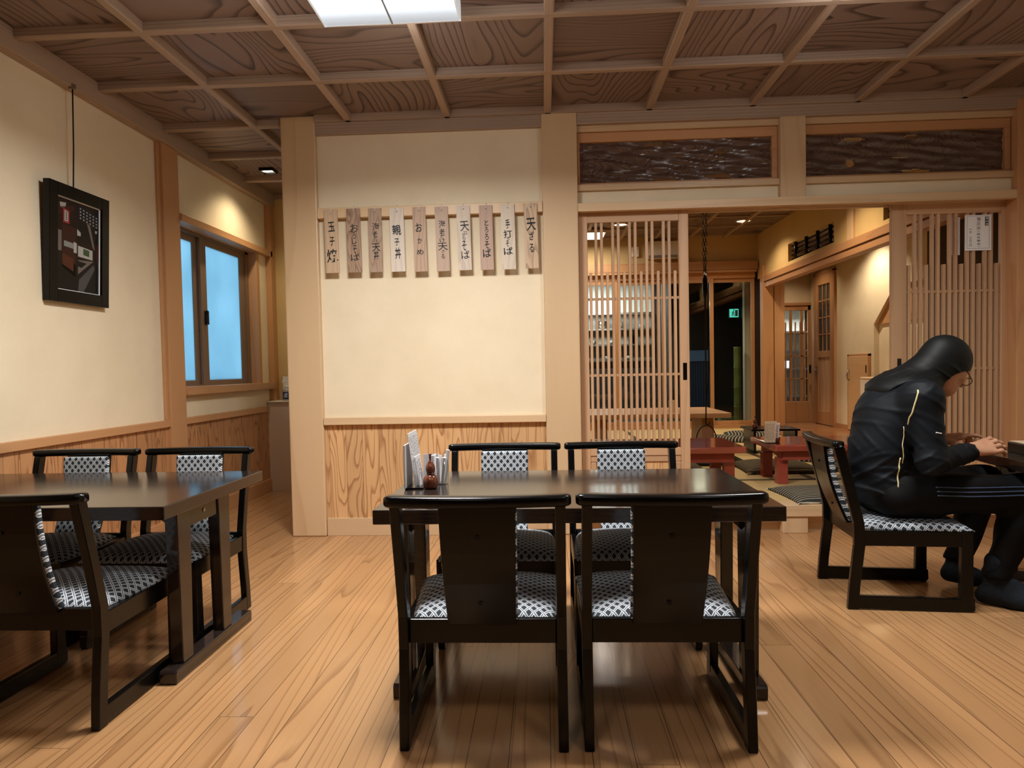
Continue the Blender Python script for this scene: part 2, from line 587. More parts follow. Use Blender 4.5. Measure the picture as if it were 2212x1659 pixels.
def tag(o, label, cat=None, group=None, kind=None):
    if label:
        o['label'] = label
    if cat:
        o['category'] = cat
    if group:
        o['group'] = group
    if kind:
        o['kind'] = kind
    return o


def thing(name, label, cat, loc=(0, 0, 0), rz=0.0, group=None):
    o = bpy.data.objects.new(name, None)
    o.empty_display_size = 0.1
    COL.objects.link(o)
    o.location = loc
    o.rotation_euler = (0, 0, rz)
    return tag(o, label, cat, group)


def struct(o, label, cat):
    return tag(o, label, cat, None, 'structure')


def kids(o):
    return [c for c in COL.objects if c.parent == o]


def dup(root, loc, rz, label, group=None):
    r = root.copy()
    COL.objects.link(r)
    r.location = loc
    r.rotation_euler = (0, 0, rz)
    r['label'] = label
    if group:
        r['group'] = group
    for ch in kids(root):
        c = ch.copy()
        COL.objects.link(c)
        c.parent = r
        for g in kids(ch):
            d = g.copy()
            COL.objects.link(d)
            d.parent = c
    return r


GLYPHS = {}


def glyph(ch, bold=0.0):
    key = (ch, bold)
    if key in GLYPHS:
        return GLYPHS[key]
    c = bpy.data.curves.new('glyph', 'FONT')
    c.body = ch
    c.offset = bold
    c.resolution_u = 4
    o = bpy.data.objects.new('glyph', c)
    COL.objects.link(o)
    dg = bpy.context.evaluated_depsgraph_get()
    me = bpy.data.meshes.new_from_object(o.evaluated_get(dg))
    vs_ = [(v.co.x, v.co.y) for v in me.vertices]
    fs = [tuple(p.vertices) for p in me.polygons]
    bpy.data.objects.remove(o)
    bpy.data.curves.remove(c)
    bpy.data.meshes.remove(me)
    GLYPHS[key] = (vs_, fs)
    return GLYPHS[key]


def glyph_into(mb, ch, x0, z0, x1, z1, y, bold=0.0, brush=0.0, mi=0):
    vs_, fs = glyph(ch, bold)
    if not vs_:
        return
    xs = [p[0] for p in vs_]
    ys = [p[1] for p in vs_]
    ax, bx, ay, by = min(xs), max(xs), min(ys), max(ys)
    out = []
    for px, py in vs_:
        u = (px - ax) / max(bx - ax, 1e-6)
        v = (py - ay) / max(by - ay, 1e-6)
        if brush:
            u2 = u + brush * (0.10 * math.sin(3.1 * v + 0.6) - 0.06)
            v = v + brush * (0.10 * (u - 0.5) + 0.03 * math.sin(5 * u))
            u = u2
        out.append((x0 + (x1 - x0) * u, y, z0 + (z1 - z0) * v))
    mb.add(out, fs, mi)

# ================================================================== THE ROOM
XL, XR, YB = -2.42, 2.99, -2.8            # left wall face, right wall face, wall behind the camera
YW = 4.375                                # plaster face of the front wall
ZR, ZC = 2.563, 2.607                     # underside of ribs, underside of boards
ALC = 6.22                                # back of the alcove


def S(name, mb, mat, label, cat, bevel=0.0, parent=None):
    o = mb.build(name, mat, parent, bevel=bevel)
    if parent is None:
        struct(o, label, cat)
    return o


S('floor', MB().box(XL - .1, XR + .1, YB - .1, ALC + .1, -0.05, 0.0), M['floor'], 'pale glossy cypress plank floor of the dining room', 'floor')

# ---- left wall: plaster, window opening, wainscot
m = MB()
m.box(XL - .12, XL, YB, 4.42, 0, 2.62)
m.box(XL - .12, XL, 4.42, ALC, 0, 0.92)
m.box(XL - .12, XL, 4.42, ALC, 2.07, 2.62)
m.box(XL - .12, XL, 5.95, ALC, 0.92, 2.07)
wl = S('wall_left', m, M['plaster'], 'cream plaster wall on the left with the framed photograph and window', 'wall')
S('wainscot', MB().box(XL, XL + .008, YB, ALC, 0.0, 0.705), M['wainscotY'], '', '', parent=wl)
m = MB()
m.box(XL, XL + .03, YB, 4.41, 0.70, 0.745)
m.box(XL, XL + .03, 4.59, 5.99, 0.70, 0.745)
S('dado_rail', m, M['amberY'], '', '', .003, wl)
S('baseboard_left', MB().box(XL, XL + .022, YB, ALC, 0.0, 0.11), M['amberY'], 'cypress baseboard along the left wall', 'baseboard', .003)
S('trim_1', MB().box(XL, XL + .06, YB, ALC, 2.50, 2.61), M['ribY'], 'cedar beam where the left wall meets the ceiling', 'beam', .004)
m = MB()
m.box(XL, XL + .035, 4.405, 4.60, 0, 2.51)
m.box(XL, XL + .018, 4.375, 4.405, 0.745, 2.51)
S('trim_2', m, M['amberZ'], 'cypress post in the left wall beside the window', 'post', .003)
m = MB()
m.box(XL, XL + .05, 6.12, ALC, 0, 2.55)
S('trim_3', m, M['amberZ'], 'cypress corner post at the alcove end of the left wall', 'post', .003)

# ---- window in the left wall
win = bpy.data.objects.new('window_1', None)
COL.objects.link(win)
struct(win, 'two-pane frosted sliding window glowing blue in the left wall', 'window')
MB().box(XL - .12, XL + .05, 4.60, 6.16, 2.05, 2.10).build('window_head', M['amberY'], win, bevel=.003)
MB().box(XL - .12, XL + .055, 4.60, 6.16, 0.895, 0.95).build('window_sill', M['amberY'], win, bevel=.003)
m = MB()
m.box(XL - .12, XL + .012, 5.89, 5.95, 0.95, 2.05)
m.box(XL - .12, XL + .012, 4.42, 4.62, 0.95, 2.05)
m.build('window_reveal', M['amberZ'], win, bevel=.002)


def sash(x, y0, y1, name, w_=.09):
    m_ = MB()
    m_.box(x, x + .022, y0, y0 + w_, 0.95, 2.05)
    m_.box(x, x + .022, y1 - w_, y1, 0.95, 2.05)
    m_.box(x, x + .022, y0 + w_, y1 - w_, 0.95, 0.99)
    m_.box(x, x + .022, y0 + w_, y1 - w_, 1.985, 2.05)
    s_ = m_.build(name, M['aluminium'], win, bevel=.002)
    MB().box(x + .008, x + .013, y0 + w_, y1 - w_, 0.99, 1.985).build('pane', M['frosted'], s_)
    return s_


sash(XL - .118, 4.60, 5.10, 'sash')
fs_ = sash(XL - .092, 5.07, 5.83, 'sash')
m = MB()
m.box(XL - .12, XL - .06, 5.83, 5.89, 0.95, 2.05)
m.box(XL - .12, XL - .06, 4.60, 5.89, 2.03, 2.05)
m.box(XL - .12, XL - .055, 4.60, 5.89, 0.95, 0.958)
m.build('window_frame', M['aluminium'], win)
m = MB()
m.box(XL - .072, XL - .05, 5.11, 5.14, 1.40, 1.50)
m.tube([(XL - .055, 5.125, 1.47), (XL - .045, 5.10, 1.50)], .006, 8)
m.build('latch', M['iron'], fs_)

# ---- alcove: back wall and its far side
S('wall_alcove', MB().box(XL, -1.48, ALC, ALC + .1, 0, 2.62), M['plaster_amber'], 'plaster wall at the back of the alcove beyond the pillar', 'wall')
S('wall_passage', MB().box(-1.56, -1.48, 4.45, ALC, 0, 2.62), M['plaster'], 'plaster wall running back from the left pillar', 'wall')

# ---- front wall
m = MB()
m.box(-1.50, 0.02, YW, 4.50, 0, 2.62)
wf = S('wall_front', m, M['plaster'], 'cream plaster wall carrying the row of wooden menu plaques', 'wall')
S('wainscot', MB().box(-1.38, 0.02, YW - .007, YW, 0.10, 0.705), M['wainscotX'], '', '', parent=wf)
m = MB()
m.box(-1.378, 0.008, YW - .04, YW, 0.70, 0.745)
S('dado_rail', m, M['hinokiX'], '', '', .003, wf)
S('baseboard_front', MB().box(-1.378, 0.008, YW - .02, YW, 0.0, 0.112), M['hinokiX'], 'cypress baseboard under the front wainscot', 'baseboard', .002)
S('trim_4', MB().box(-1.378, 0.008, YW - .045, YW, 1.977, 2.04), M['hinokiX'], 'cypress picture rail the menu plaques hang from', 'rail', .003)
S('trim_5', MB().box(-1.385, 0.01, YW - .03, 4.5, 2.49, 2.565), M['ribX'], 'cedar beam above the plaque wall', 'beam', .004)
S('trim_6', MB().box(-1.598, -1.381, 4.34, 4.555, 0, 2.607), M['hinokiZ'], 'broad cypress pillar at the left end of the plaque wall', 'pillar', .008)
S('trim_7', MB().box(0.008, 0.224, 4.34, 4.555, 0, 2.607), M['hinokiZ'], 'broad cypress pillar between plaque wall and lattice doors', 'pillar', .008)
m = MB()
m.box(0.224, XR + .05, 4.345, 4.5, 2.497, 2.607)
S('trim_8', m, M['ribX'], 'long cedar beam above the carved transom panels', 'beam', .004)
m = MB()
m.box(0.224, XR, 4.38, 4.46, 2.461, 2.497)
m.box(0.224, XR, 4.375, 4.48, 2.106, 2.142)
S('trim_9', m, M['hinokiX'], 'pale rails above and below the carved transom panels', 'rail', .002)
S('wall_transom', MB().box(0.224, XR, 4.40, 4.46, 2.02, 2.106), M['plaster'], 'narrow plaster strip between transom rail and door lintel', 'wall')
m = MB()
m.box(0.224, 2.80, 4.345, 4.385, 1.974, 2.024)
m.box(0.224, 2.80, 4.385, 4.405, 1.985, 2.024)
m.box(0.224, 2.80, 4.405, 4.44, 1.99, 2.02)
m.box(0.224, 2.80, 4.44, 4.452, 1.978, 2.02)
m.box(0.224, 2.80, 4.49, 4.52, 1.978, 2.02)
S('trim_10', m, M['hinokiX'], 'long grooved lintel above the lattice sliding doors', 'lintel', .002)
S('trim_11', MB().box(1.432, 1.582, 4.35, 4.47, 2.015, 2.50), M['hinokiZ'], 'short pale post between the two carved transom panels', 'post', .004)
S('trim_12', MB().box(2.795, XR + .05, 4.34, 4.52, 0, 2.55), M['amberZ'], 'cypress post at the right end of the lattice doors', 'post', .005)


def transom(x0, x1, label, holes):
    t = bpy.data.objects.new('transom_panel', None)
    COL.objects.link(t)
    tag(t, label, 'transom panel', 'carved transom panels over the lattice doors', 'thing')
    z0, z1 = 2.142, 2.461
    m_ = MB()
    m_.box(x0, x1, 4.40, 4.455, z0, z0 + .014)
    m_.box(x0, x1, 4.40, 4.455, z1 - .058, z1 - .002)
    m_.box(x0, x0 + .014, 4.40, 4.455, z0 + .014, z1 - .058)
    m_.box(x1 - .032, x1, 4.40, 4.455, z0 + .014, z1 - .058)
    m_.build('panel_frame', M['amberX'], t, bevel=.002)
    # burl board with pierced openings: a grid of cells with the holes left out
    bx0, bx1, bz0, bz1 = x0 + .014, x1 - .032, z0 + .014, z1 - .058
    nx, nz = 150, 34
    hs = [(bx0 + (bx1 - bx0) * a, bz0 + (bz1 - bz0) * b, w_, h_) for a, b, w_, h_ in holes]

    def inside(px, pz):
        return any(((px - hx) / hw) ** 2 + ((pz - hz) / hh) ** 2 < 1 for hx, hz, hw, hh in hs)
    rel = [[0.004 * math.sin(px_ * .21 + 2 * math.sin(pz_ * .35)) + 0.003 * math.sin(pz_ * .9 + px_ * .11) for pz_ in range(nz + 1)] for px_ in range(nx + 1)]
    vs_, idx = [], {}
    b_ = MB()
    for i in range(nx + 1):
        for j in range(nz + 1):
            idx[i, j] = len(vs_)
            vs_.append((bx0 + (bx1 - bx0) * i / nx, 4.425 + rel[i][j], bz0 + (bz1 - bz0) * j / nz))
    k = len(vs_)
    vs_ += [(p[0], 4.445, p[2]) for p in vs_]
    solid = {}
    for i in range(nx):
        for j in range(nz):
            solid[i, j] = not inside(bx0 + (bx1 - bx0) * (i + .5) / nx, bz0 + (bz1 - bz0) * (j + .5) / nz)
    fs = []
    for (i, j), s_ in solid.items():
        if not s_:
            continue
        q = (idx[i, j], idx[i + 1, j], idx[i + 1, j + 1], idx[i, j + 1])
        fs.append(q)
        fs.append(tuple(k + a for a in q[::-1]))
        for (di, dj, a, c) in ((0, -1, 0, 1), (1, 0, 1, 2), (0, 1, 2, 3), (-1, 0, 3, 0)):
            if not solid.get((i + di, j + dj), False):
                fs.append((q[c], q[a], k + q[a], k + q[c]))
    b_.add(vs_, fs)
    b_.build('burl_board', M['burl'], t, smooth=False)
    return t


transom(0.228, 1.43, 'dark burl wood transom panel beside the wide middle pillar',
        [(.40, .92, .07, .012), (.52, .64, .035, .010), (.74, .68, .03, .012), (.73, .10, .09, .012), (.45, .06, .07, .010)])
transom(1.586, 2.79, 'darker burl wood transom panel with pierced knotholes over the paper notice',
        [(.25, .87, .075, .010), (.55, .90, .05, .009), (.235, .30, .03, .024), (.49, .40, .05, .006), (.57, .06, .09, .011)])

# ---- right wall, wall behind the camera
S('wall_right', MB().box(XR, XR + .1, YB, 4.36, 0, 2.62), M['plaster'], 'cream plaster wall on the right side of the dining room', 'wall')
S('wall_back', MB().box(XL - .1, XR + .1, YB - .1, YB, 0, 2.62), M['walnutwall'], 'dark timber wall behind the viewer', 'wall')

# ---- coffered ceiling
cl = S('ceiling', MB().box(XL - .1, XR + .1, YB - .1, ALC + .1, 2.625, 2.66), M['cofferX'], 'coffered cedar ceiling over the dining room', 'ceiling')
PX = [0.049 + .610 * k for k in range(-4, 6)]
PX[0] = XL + .03
xs_ = [x for x in PX if x < XR] + [XR]
ys_ = [4.36 - .606 * k for k in range(0, 6)]           # far to near
RW = .022
for j in range(5):
    y1, y0 = ys_[j], ys_[j + 1]
    for i in range(len(xs_) - 1):
        MB().box(xs_[i], xs_[i + 1], y0, y1, ZC, ZC + .016).build('coffer_board', M['cofferX' if (i + j) % 2 else 'cofferY'], cl)
S('coffer_board', MB().box(XL, XR, YB, ys_[5], ZC, ZC + .016), M['cofferX'], '', '', parent=cl)
for j in range(3):
    for i in range(2):
        MB().box(xs_[i], xs_[i + 1] if i == 0 else -1.48, 4.36 + .62 * j, 4.36 + .62 * (j + 1), ZC, ZC + .016).build(
            'coffer_board', M['cofferY' if (i + j) % 2 else 'cofferX'], cl)


def rib_profile(w):
    return [(-w, ZR + .006), (-w + .006, ZR), (w - .006, ZR), (w, ZR + .006), (w, ZC + .002), (-w, ZC + .002)]


for x in xs_[1:-1]:
    y_end = ALC if x < -1.6 else 4.36
    MB().prism([(x + a, b) for a, b in rib_profile(RW)], 'Y', YB, y_end).build('rib', M['ribY'], cl)
for y in ys_[1:] + [ys_[5] - .606 * k for k in range(1, 7)]:
    MB().prism([(y + a, b - .0005) for a, b in rib_profile(RW)], 'X', XL + .05, XR).build('rib', M['ribX'], cl)
for k in range(0, 4):
    y = 4.40 + .61 * k
    MB().prism([(y + a, b - .0005) for a, b in rib_profile(RW)], 'X', XL + .05, -1.50).build('rib', M['ribX'], cl)
MB().box(-1.38, XR, 4.325, 4.375, ZR, ZC + .002).build('rib', M['ribX'], cl)


# ---- ceiling lamps of the dining room
def ceiling_lamp(x, y, label):
    t = thing('ceiling_lamp', label, 'ceiling lamp', (x, y, 2.48), 0, 'square ceiling lamps of the dining room')
    m_ = MB()
    h = .2875
    for a, b, c, d in ((-h, h, -h, -h + .008), (-h, h, h - .008, h), (-h, -h + .008, -h, h), (h - .008, h, -h, h)):
        m_.box(a, b, c, d, 0, .083, 1)
    m_.box(-.003, .003, -h, h, -.001, .01)
    m_.box(-h, h, -h, h, .072, .083)
    m_.build('housing', [M['lampframe'], M['lampside']], t)
    for s_ in (-1, 1):
        MB().box(s_ * .004, s_ * (h - .008), -h + .008, h - .008, .002, .012).build('diffuser', M['lampglow'], t)
    return t


LL = ['square white ceiling lamp above the middle table', 'square ceiling lamp above the gap between middle and right tables',
      'added fill light behind the viewer, near the left wall', 'added fill light behind the viewer, near the right wall']
ceiling_lamp(LAMPS[0][0], LAMPS[0][1], LL[0])
ceiling_lamp(LAMPS[1][0], LAMPS[1][1], LL[1])

t = thing('recessed_downlight', 'square black-rimmed downlight in the alcove ceiling', 'downlight', (-2.10, 5.43, 2.585))
m = MB()
for a, b, c, d in ((-.055, .055, -.055, -.042), (-.055, .055, .042, .055), (-.055, -.042, -.042, .042), (.042, .055, -.042, .042)):
    m.box(a, b, c, d, 0, .024)
m.build('rim', M['black'], t)
MB().box(-.042, .042, -.042, .042, .012, .020).build('lens', M['warmglow'], t)

# ================================================================== LATTICE DOORS


def lattice_door(name, label, x0, x1, xi0, xi1, y, zb, first, handle_x, pitch=.0344):
    d = bpy.data.objects.new(name, None)
    COL.objects.link(d)
    struct(d, label, 'sliding door')
    MB().box(x0, xi0, y - .018, y + .018, zb, 1.985).build('stile', M['latticeZ'], d, bevel=.003)
    MB().box(xi1, x1, y - .018, y + .018, zb, 1.985).build('stile', M['latticeZ'], d, bevel=.003)
    MB().box(xi0, xi1, y - .016, y + .016, 1.917, 1.985).build('top_rail', M['latticeX'], d, bevel=.003)
    MB().box(xi0, xi1, y - .020, y + .016, .475, .522).build('middle_rail', M['latticeX'], d, bevel=.003)
    MB().box(xi0, xi1, y - .016, y + .016, zb, zb + .08).build('bottom_rail', M['latticeX'], d, bevel=.003)
    MB().box(xi0, xi1, y - .004, y + .006, zb + .08, .475).build('lower_board', M['wainscotX'], d)
    m_ = MB()
    m_.box(xi0, xi1, y - .014, y - .004, .435, .475)
    m_.box(xi0, xi0 + .035, y - .014, y - .004, zb + .08, .435)
    m_.box(xi1 - .035, xi1, y - .014, y - .004, zb + .08, .435)
    m_.build('board_frame', M['latticeX'], d, bevel=.006)
    for zc in (1.449, .977):
        MB().box(xi0, xi1, y - .005, y + .007, zc - .0075, zc + .0075).build('cross_bar', M['latticeX'], d)
    for i in range(16):
        xc = first + pitch * i
        zt = 1.613 if i % 3 == 0 else 1.918
        MB().box(xc - .0082, xc + .0082, y - .013, y + .013, .52, zt).build('slat', M['latticeZ'], d, bevel=.0015)
    m_ = MB()
    m_.box(handle_x - .012, handle_x + .012, y - .0195, y - .012, .94, 1.045)
    m_.build('finger_pull', M['black'], d)
    return d


lattice_door('door_1', 'lattice sliding door beside the wide middle pillar', .228, .897, .282, .840, 4.43, .19, .300, .868)
lattice_door('door_2', 'lattice sliding door with the paper notice, behind the seated person', 2.128, 2.862, 2.216, 2.774, 4.468, .19, 2.234, 2.172, .0346)

# paper notice on the right door, and the back of another seen through the slats
PZ, PXc, PW, PH = 1.902, 2.634, .154, .213
t = thing('paper_notice', 'white printed paper notice with vertical black writing on the slatted door', 'notice', (PXc, 4.447, PZ - PH / 2))
MB().box(-PW / 2, PW / 2, 0, .0012, -PH / 2, PH / 2).build('sheet', M['paper'], t)
KX, KZ = PW / 800, PH / 1060


def npx(x, y):
    return (x - 793) * KX, PH / 2 - (y - 330) * KZ


ink = MB()
for ch, a, b, c, d in [('菊', 745, 400, 870, 505), ('正', 745, 540, 865, 640), ('宗', 745, 680, 865, 775), ('︵', 760, 812, 845, 840),
                       ('純', 755, 868, 852, 942), ('米', 755, 968, 852, 1040), ('樽', 755, 1068, 852, 1134), ('酒', 758, 1163, 850, 1232),
                       ('︶', 765, 1260, 845, 1287), ('一', 518, 745, 597, 758), ('合', 518, 803, 597, 868), ('七', 522, 966, 597, 1027),
                       ('五', 522, 1048, 597, 1106), ('〇', 520, 1125, 597, 1187), ('円', 522, 1208, 597, 1268)]:
    p, q = npx(a, d), npx(c, b)
    glyph_into(ink, ch, p[0], p[1], q[0], q[1], -.0006, .004)
for a, b, c, d in ((450, 360, 1130, 366), (450, 1324, 1130, 1330), (450, 360, 456, 1330), (1124, 360, 1130, 1330)):
    p, q = npx(a, d), npx(c, b)
    ink.box(p[0], q[0], -.0006, .0003, p[1], q[1])
p, q = npx(1000, 658), npx(1106, 388)
ink.box(p[0], q[0], -.0006, .0003, p[1], q[1])
ink.build('printed_text', M['ink'], t)
wh = MB()
for ch, a, b, c, d in [('灘', 1012, 400, 1095, 470), ('の', 1014, 493, 1092, 560), ('酒', 1012, 580, 1095, 647)]:
    p, q = npx(a, d), npx(c, b)
    glyph_into(wh, ch, p[0], p[1], q[0], q[1], -.0012, .004)
tag(wh.build('heading_text', M['paper'], t), 'white writing on a black block')
o = MB().box(2.48, 2.55, 4.488, 4.4895, 1.67, 1.90).build('paper_sheet', M['paper'])
tag(o, 'paper sheet edge taped behind the slatted door, left of the printed notice', 'paper sheet')

# ================================================================== MENU PLAQUES
PLQ = [
    (-1.291, 2.026, 1.64, 0.0825, [('玉', -0.0172, -0.133, 0.0218, -0.074), ('子', -0.0122, -0.219, 0.0188, -0.165), ('焼', -0.0332, -0.322, 0.0358, -0.241)]),
    (-1.151, 2.029, 1.64, 0.0845, [('お', -0.0212, -0.1445, 0.0278, -0.0935), ('ろ', -0.0102, -0.1835, 0.0108, -0.1445), ('し', -0.0132, -0.2155, 0.0148, -0.1755), ('そ', -0.0082, -0.2735, 0.0148, -0.2215), ('ば', -0.0242, -0.3185, 0.0308, -0.2755)]),
    (-1.017, 2.026, 1.638, 0.0805, [('海', -0.0168, -0.1355, 0.0292, -0.0885), ('老', -0.0177, -0.1755, 0.0132, -0.1375), ('だ', -0.0088, -0.1905, 0.0132, -0.1735), ('け', -0.0097, -0.2105, 0.0123, -0.1915), ('天', -0.0228, -0.2615, 0.0292, -0.2125), ('丼', -0.0128, -0.3125, 0.0182, -0.2555)]),
    (-0.883, 2.024, 1.638, 0.0865, [('親', -0.0298, -0.1655, 0.0252, -0.1025), ('子', -0.0168, -0.2285, 0.0112, -0.1835), ('丼', -0.0168, -0.3085, 0.0182, -0.2405)]),
    (-0.746, 2.026, 1.634, 0.08, [('お', -0.023, -0.1515, 0.016, -0.0975), ('か', -0.014, -0.2215, 0.013, -0.1865), ('め', -0.021, -0.2895, 0.019, -0.2565)]),
    (-0.608, 2.024, 1.633, 0.0805, [('海', -0.0178, -0.129, 0.0242, -0.083), ('老', -0.0158, -0.176, 0.0172, -0.134), ('だ', -0.0118, -0.193, 0.0082, -0.171), ('け', -0.0158, -0.217, 0.0172, -0.193), ('天', -0.0278, -0.264, 0.0322, -0.219), ('ざ', -0.0058, -0.281, 0.0132, -0.261), ('る', -0.0098, -0.315, 0.0122, -0.288)]),
    (-0.474, 2.026, 1.636, 0.0835, [('天', -0.0212, -0.1535, 0.0338, -0.0935), ('ぷ', -0.0132, -0.1785, 0.0218, -0.1535), ('ら', -0.0092, -0.2085, 0.0098, -0.1805), ('そ', -0.0142, -0.2715, 0.0148, -0.2125), ('ば', -0.0192, -0.3225, 0.0328, -0.2725)]),
    (-0.337, 2.024, 1.634, 0.0805, [('と', -0.0087, -0.1245, 0.0152, -0.0895), ('ろ', -0.0087, -0.1655, 0.0132, -0.1315), ('ろ', -0.0097, -0.2095, 0.0142, -0.1725), ('そ', -0.0117, -0.2615, 0.0172, -0.2165), ('ば', -0.0237, -0.3145, 0.0272, -0.2625)]),
    (-0.204, 2.026, 1.634, 0.0835, [('手', -0.0147, -0.1465, 0.0123, -0.0905), ('打', -0.0277, -0.2025, 0.0243, -0.1565), ('ち', -0.0087, -0.2175, 0.0063, -0.1975), ('そ', -0.0157, -0.2555, 0.0053, -0.2185), ('ば', -0.0298, -0.3045, 0.0273, -0.2595)]),
    (-0.066, 2.026, 1.636, 0.0815, [('天', -0.0257, -0.1625, 0.0312, -0.0865), ('ざ', -0.0117, -0.2215, 0.0193, -0.1685), ('る', -0.0117, -0.2945, 0.0162, -0.2415)])]
PCOL = [(196, 168, 138, .3), (166, 138, 114, .9), (170, 144, 122, .7), (206, 194, 180, .25), (182, 154, 130, .5),
        (184, 158, 138, .2), (200, 186, 170, .35), (180, 152, 134, .25), (206, 192, 174, .35), (200, 172, 142, 1.0)]
PLAB = ['wooden menu plaque beside the left pillar, three large bold characters', 'swirl-grained wooden menu plaque, second from the left pillar',
        'brown menu plaque with crowded brush writing, third from the left pillar', 'pale menu plaque with three characters, fourth from the left pillar',
        'menu plaque with three widely spaced thin characters', 'plain brown menu plaque with seven crowded characters, near the row middle',
        'greyish menu plaque with five characters, fourth from the middle pillar', 'pinkish menu plaque with bluish top character, third from the middle pillar',
        'pale menu plaque second from the middle pillar, five characters', 'strongly striped wooden menu plaque next to the middle pillar']
for i, (px, zt, zb, w_, gl) in enumerate(PLQ):
    t = thing('menu_plaque', PLAB[i], 'menu plaque', (px, 4.318, zt), 0, 'hand-lettered menu plaques on the rail')
    t.rotation_euler = (0, (-.012, -.010, -.003, -.012, -.018, -.016, -.012, -.010, -.010, -.012)[i], 0)
    r_, g_, b_, ct = PCOL[i]
    mat = wood('plaque_wood', lin(r_, g_, b_), lin(r_ * .72, g_ * .66, b_ * .62), 'Z', rings=9 if ct < .4 else 16, across=7 if ct < .6 else 9,
               along=1.2 if ct < .6 else 2.0, contrast=ct, rough=.6, dist=.5 if .3 < ct < .95 else .1, var=.03)
    h_ = zt - zb
    hx, hz = .002, -.022                      # cord hole
    m_ = MB()
    m_.box(-w_ / 2, hx - .004, 0, .009, -h_, 0)
    m_.box(hx + .004, w_ / 2, 0, .009, -h_, 0)
    m_.box(hx - .004, hx + .004, 0, .009, hz + .003, 0)
    m_.box(hx - .004, hx + .004, 0, .009, -h_, hz - .003)
    m_.build('board', mat, t)
    gm = MB()
    for ch, a, b, c, d in gl:
        glyph_into(gm, ch, a, b, c, d, -.0008, .006 if i in (1, 2, 5, 6) else .014, .6)
    gm.build('brush_lettering', M['ink'], t)
    MB().tube([(hx, .004, hz - .002), (hx, -.002, hz), (hx, -.0025, -.006), (hx, .001, .016), (hx, .030, .020)], .0016, 6).build('cord', M['cord'], t)

# ================================================================== FRAMED PHOTOGRAPH
t = thing('picture_frame', 'black framed dark photograph of an old wooden interior on the left wall', 'picture', (XL, 3.555, 1.70))
t.rotation_euler = (0, math.radians(2.6), 0)
fw, fh = .47, .585
m = MB()
y0, y1, z0, z1 = -fw / 2, fw / 2, -fh / 2, fh / 2
X0, X1 = .016, .050
bw = .062
m.box(X0, X1, y0, y0 + bw, z0, z1).box(X0, X1, y1 - bw, y1, z0, z1).box(X0, X1, y0 + bw, y1 - bw, z0, z0 + bw).box(X0, X1, y0 + bw, y1 - bw, z1 - bw, z1)
m.build('frame', M['black'], t, bevel=.002)
m = MB()
for a, b, c, d in ((y0 + bw, y1 - bw, z0 + bw, z0 + bw + .004), (y0 + bw, y1 - bw, z1 - bw - .004, z1 - bw), (y0 + bw, y0 + bw + .003, z0 + bw, z1 - bw), (y1 - bw - .004, y1 - bw, z0 + bw, z1 - bw)):
    m.box(X0 + .014, X1 - .012, a, b, c, d)
tag(m.build('mount_edge', M['paper'], t), 'thin white inner edge')
# the photograph: flat printed picture
pw_, ph_ = fw - 2 * bw, fh - 2 * bw


def PP(u, v, layer):
    return (X0 + .016 + layer * .0004, y0 + bw + pw_ * u, z0 + bw + ph_ * (1 - v))


art_k = .5
art_cols = [lin(40, 24, 22), lin(72, 36, 30), lin(22, 20, 22), lin(206, 200, 190), lin(186, 60, 60), lin(170, 176, 172), lin(104, 54, 34),
            lin(96, 94, 98), lin(30, 34, 48), lin(220, 220, 214), lin(140, 130, 124), lin(84, 110, 70)]
art_m = [plain('photo_print_tone', tuple(q * art_k for q in c[:3]) + (1,), .35, spec=.3) for c in art_cols]
polys = [(0, 0, [(0, 0), (1, 0), (1, 1), (0, 1)]), (2, 1, [(0, .72), (1, .66), (1, 1), (0, 1)]),
         (3, 1, [(.10, .06), (.24, .05), (.22, .10), (.12, .13)]), (1, 1, [(0, .13), (.42, .05), (.42, .11), (0, .22)]),
         (4, 2, [(.17, .11), (.31, .13), (.31, .27), (.17, .27)]), (9, 3, [(.20, .13), (.28, .145), (.28, .25), (.20, .25)]),
         (10, 2, [(0, .36), (.14, .36), (.14, .58), (0, .58)]), (3, 3, [(0, .36), (.05, .36), (.05, .58), (0, .58)]),
         (1, 1, [(.15, .28), (.45, .30), (.45, .84), (.15, .75)]), (5, 2, [(.19, .46), (.40, .47), (.40, .53), (.19, .52)]),
         (6, 2, [(.16, .60), (.40, .64), (.40, .78), (.16, .72)]), (9, 3, [(.40, .45), (.47, .46), (.47, .57), (.40, .57)]),
         (8, 1, [(.50, .02), (1, .08), (1, .18), (.52, .20)]), (2, 1, [(.50, .22), (1, .20), (1, .42), (.50, .42)]),
         (10, 2, [(.70, .20), (.78, .22), (.90, .50), (.84, .46)]), (9, 2, [(.48, .30), (.56, .33), (.56, .37), (.48, .37)]), (9, 3, [(.90, .26), (.94, .26), (.94, .29), (.90, .29)]),
         (9, 2, [(.50, .48), (.84, .50), (.84, .61), (.50, .60)]), (11, 3, [(.62, .50), (.76, .51), (.76, .58), (.62, .57)]),
         (10, 2, [(.50, .64), (.86, .62), (.50, .80)]), (2, 3, [(.50, .65), (.70, .66), (.58, .72), (.50, .71)]),
         (7, 2, [(.52, .86), (.86, .66), (.90, .70), (.62, 1.0), (.50, 1.0)]), (1, 2, [(.90, .42), (1, .42), (1, .62), (.92, .62)])]
m = MB()
for ci, ly, pl in polys:
    m.add([PP(u, v, ly) for u, v in pl], [tuple(range(len(pl)))], ci)
for i in range(6):
    for j in range(4):
        u, v = .54 + .075 * i, .055 + .035 * j + .01 * i
        m.add([PP(u, v, 2), PP(u + .03, v + .004, 2), PP(u + .03, v + .018, 2), PP(u, v + .014, 2)], [(0, 1, 2, 3)], 9)
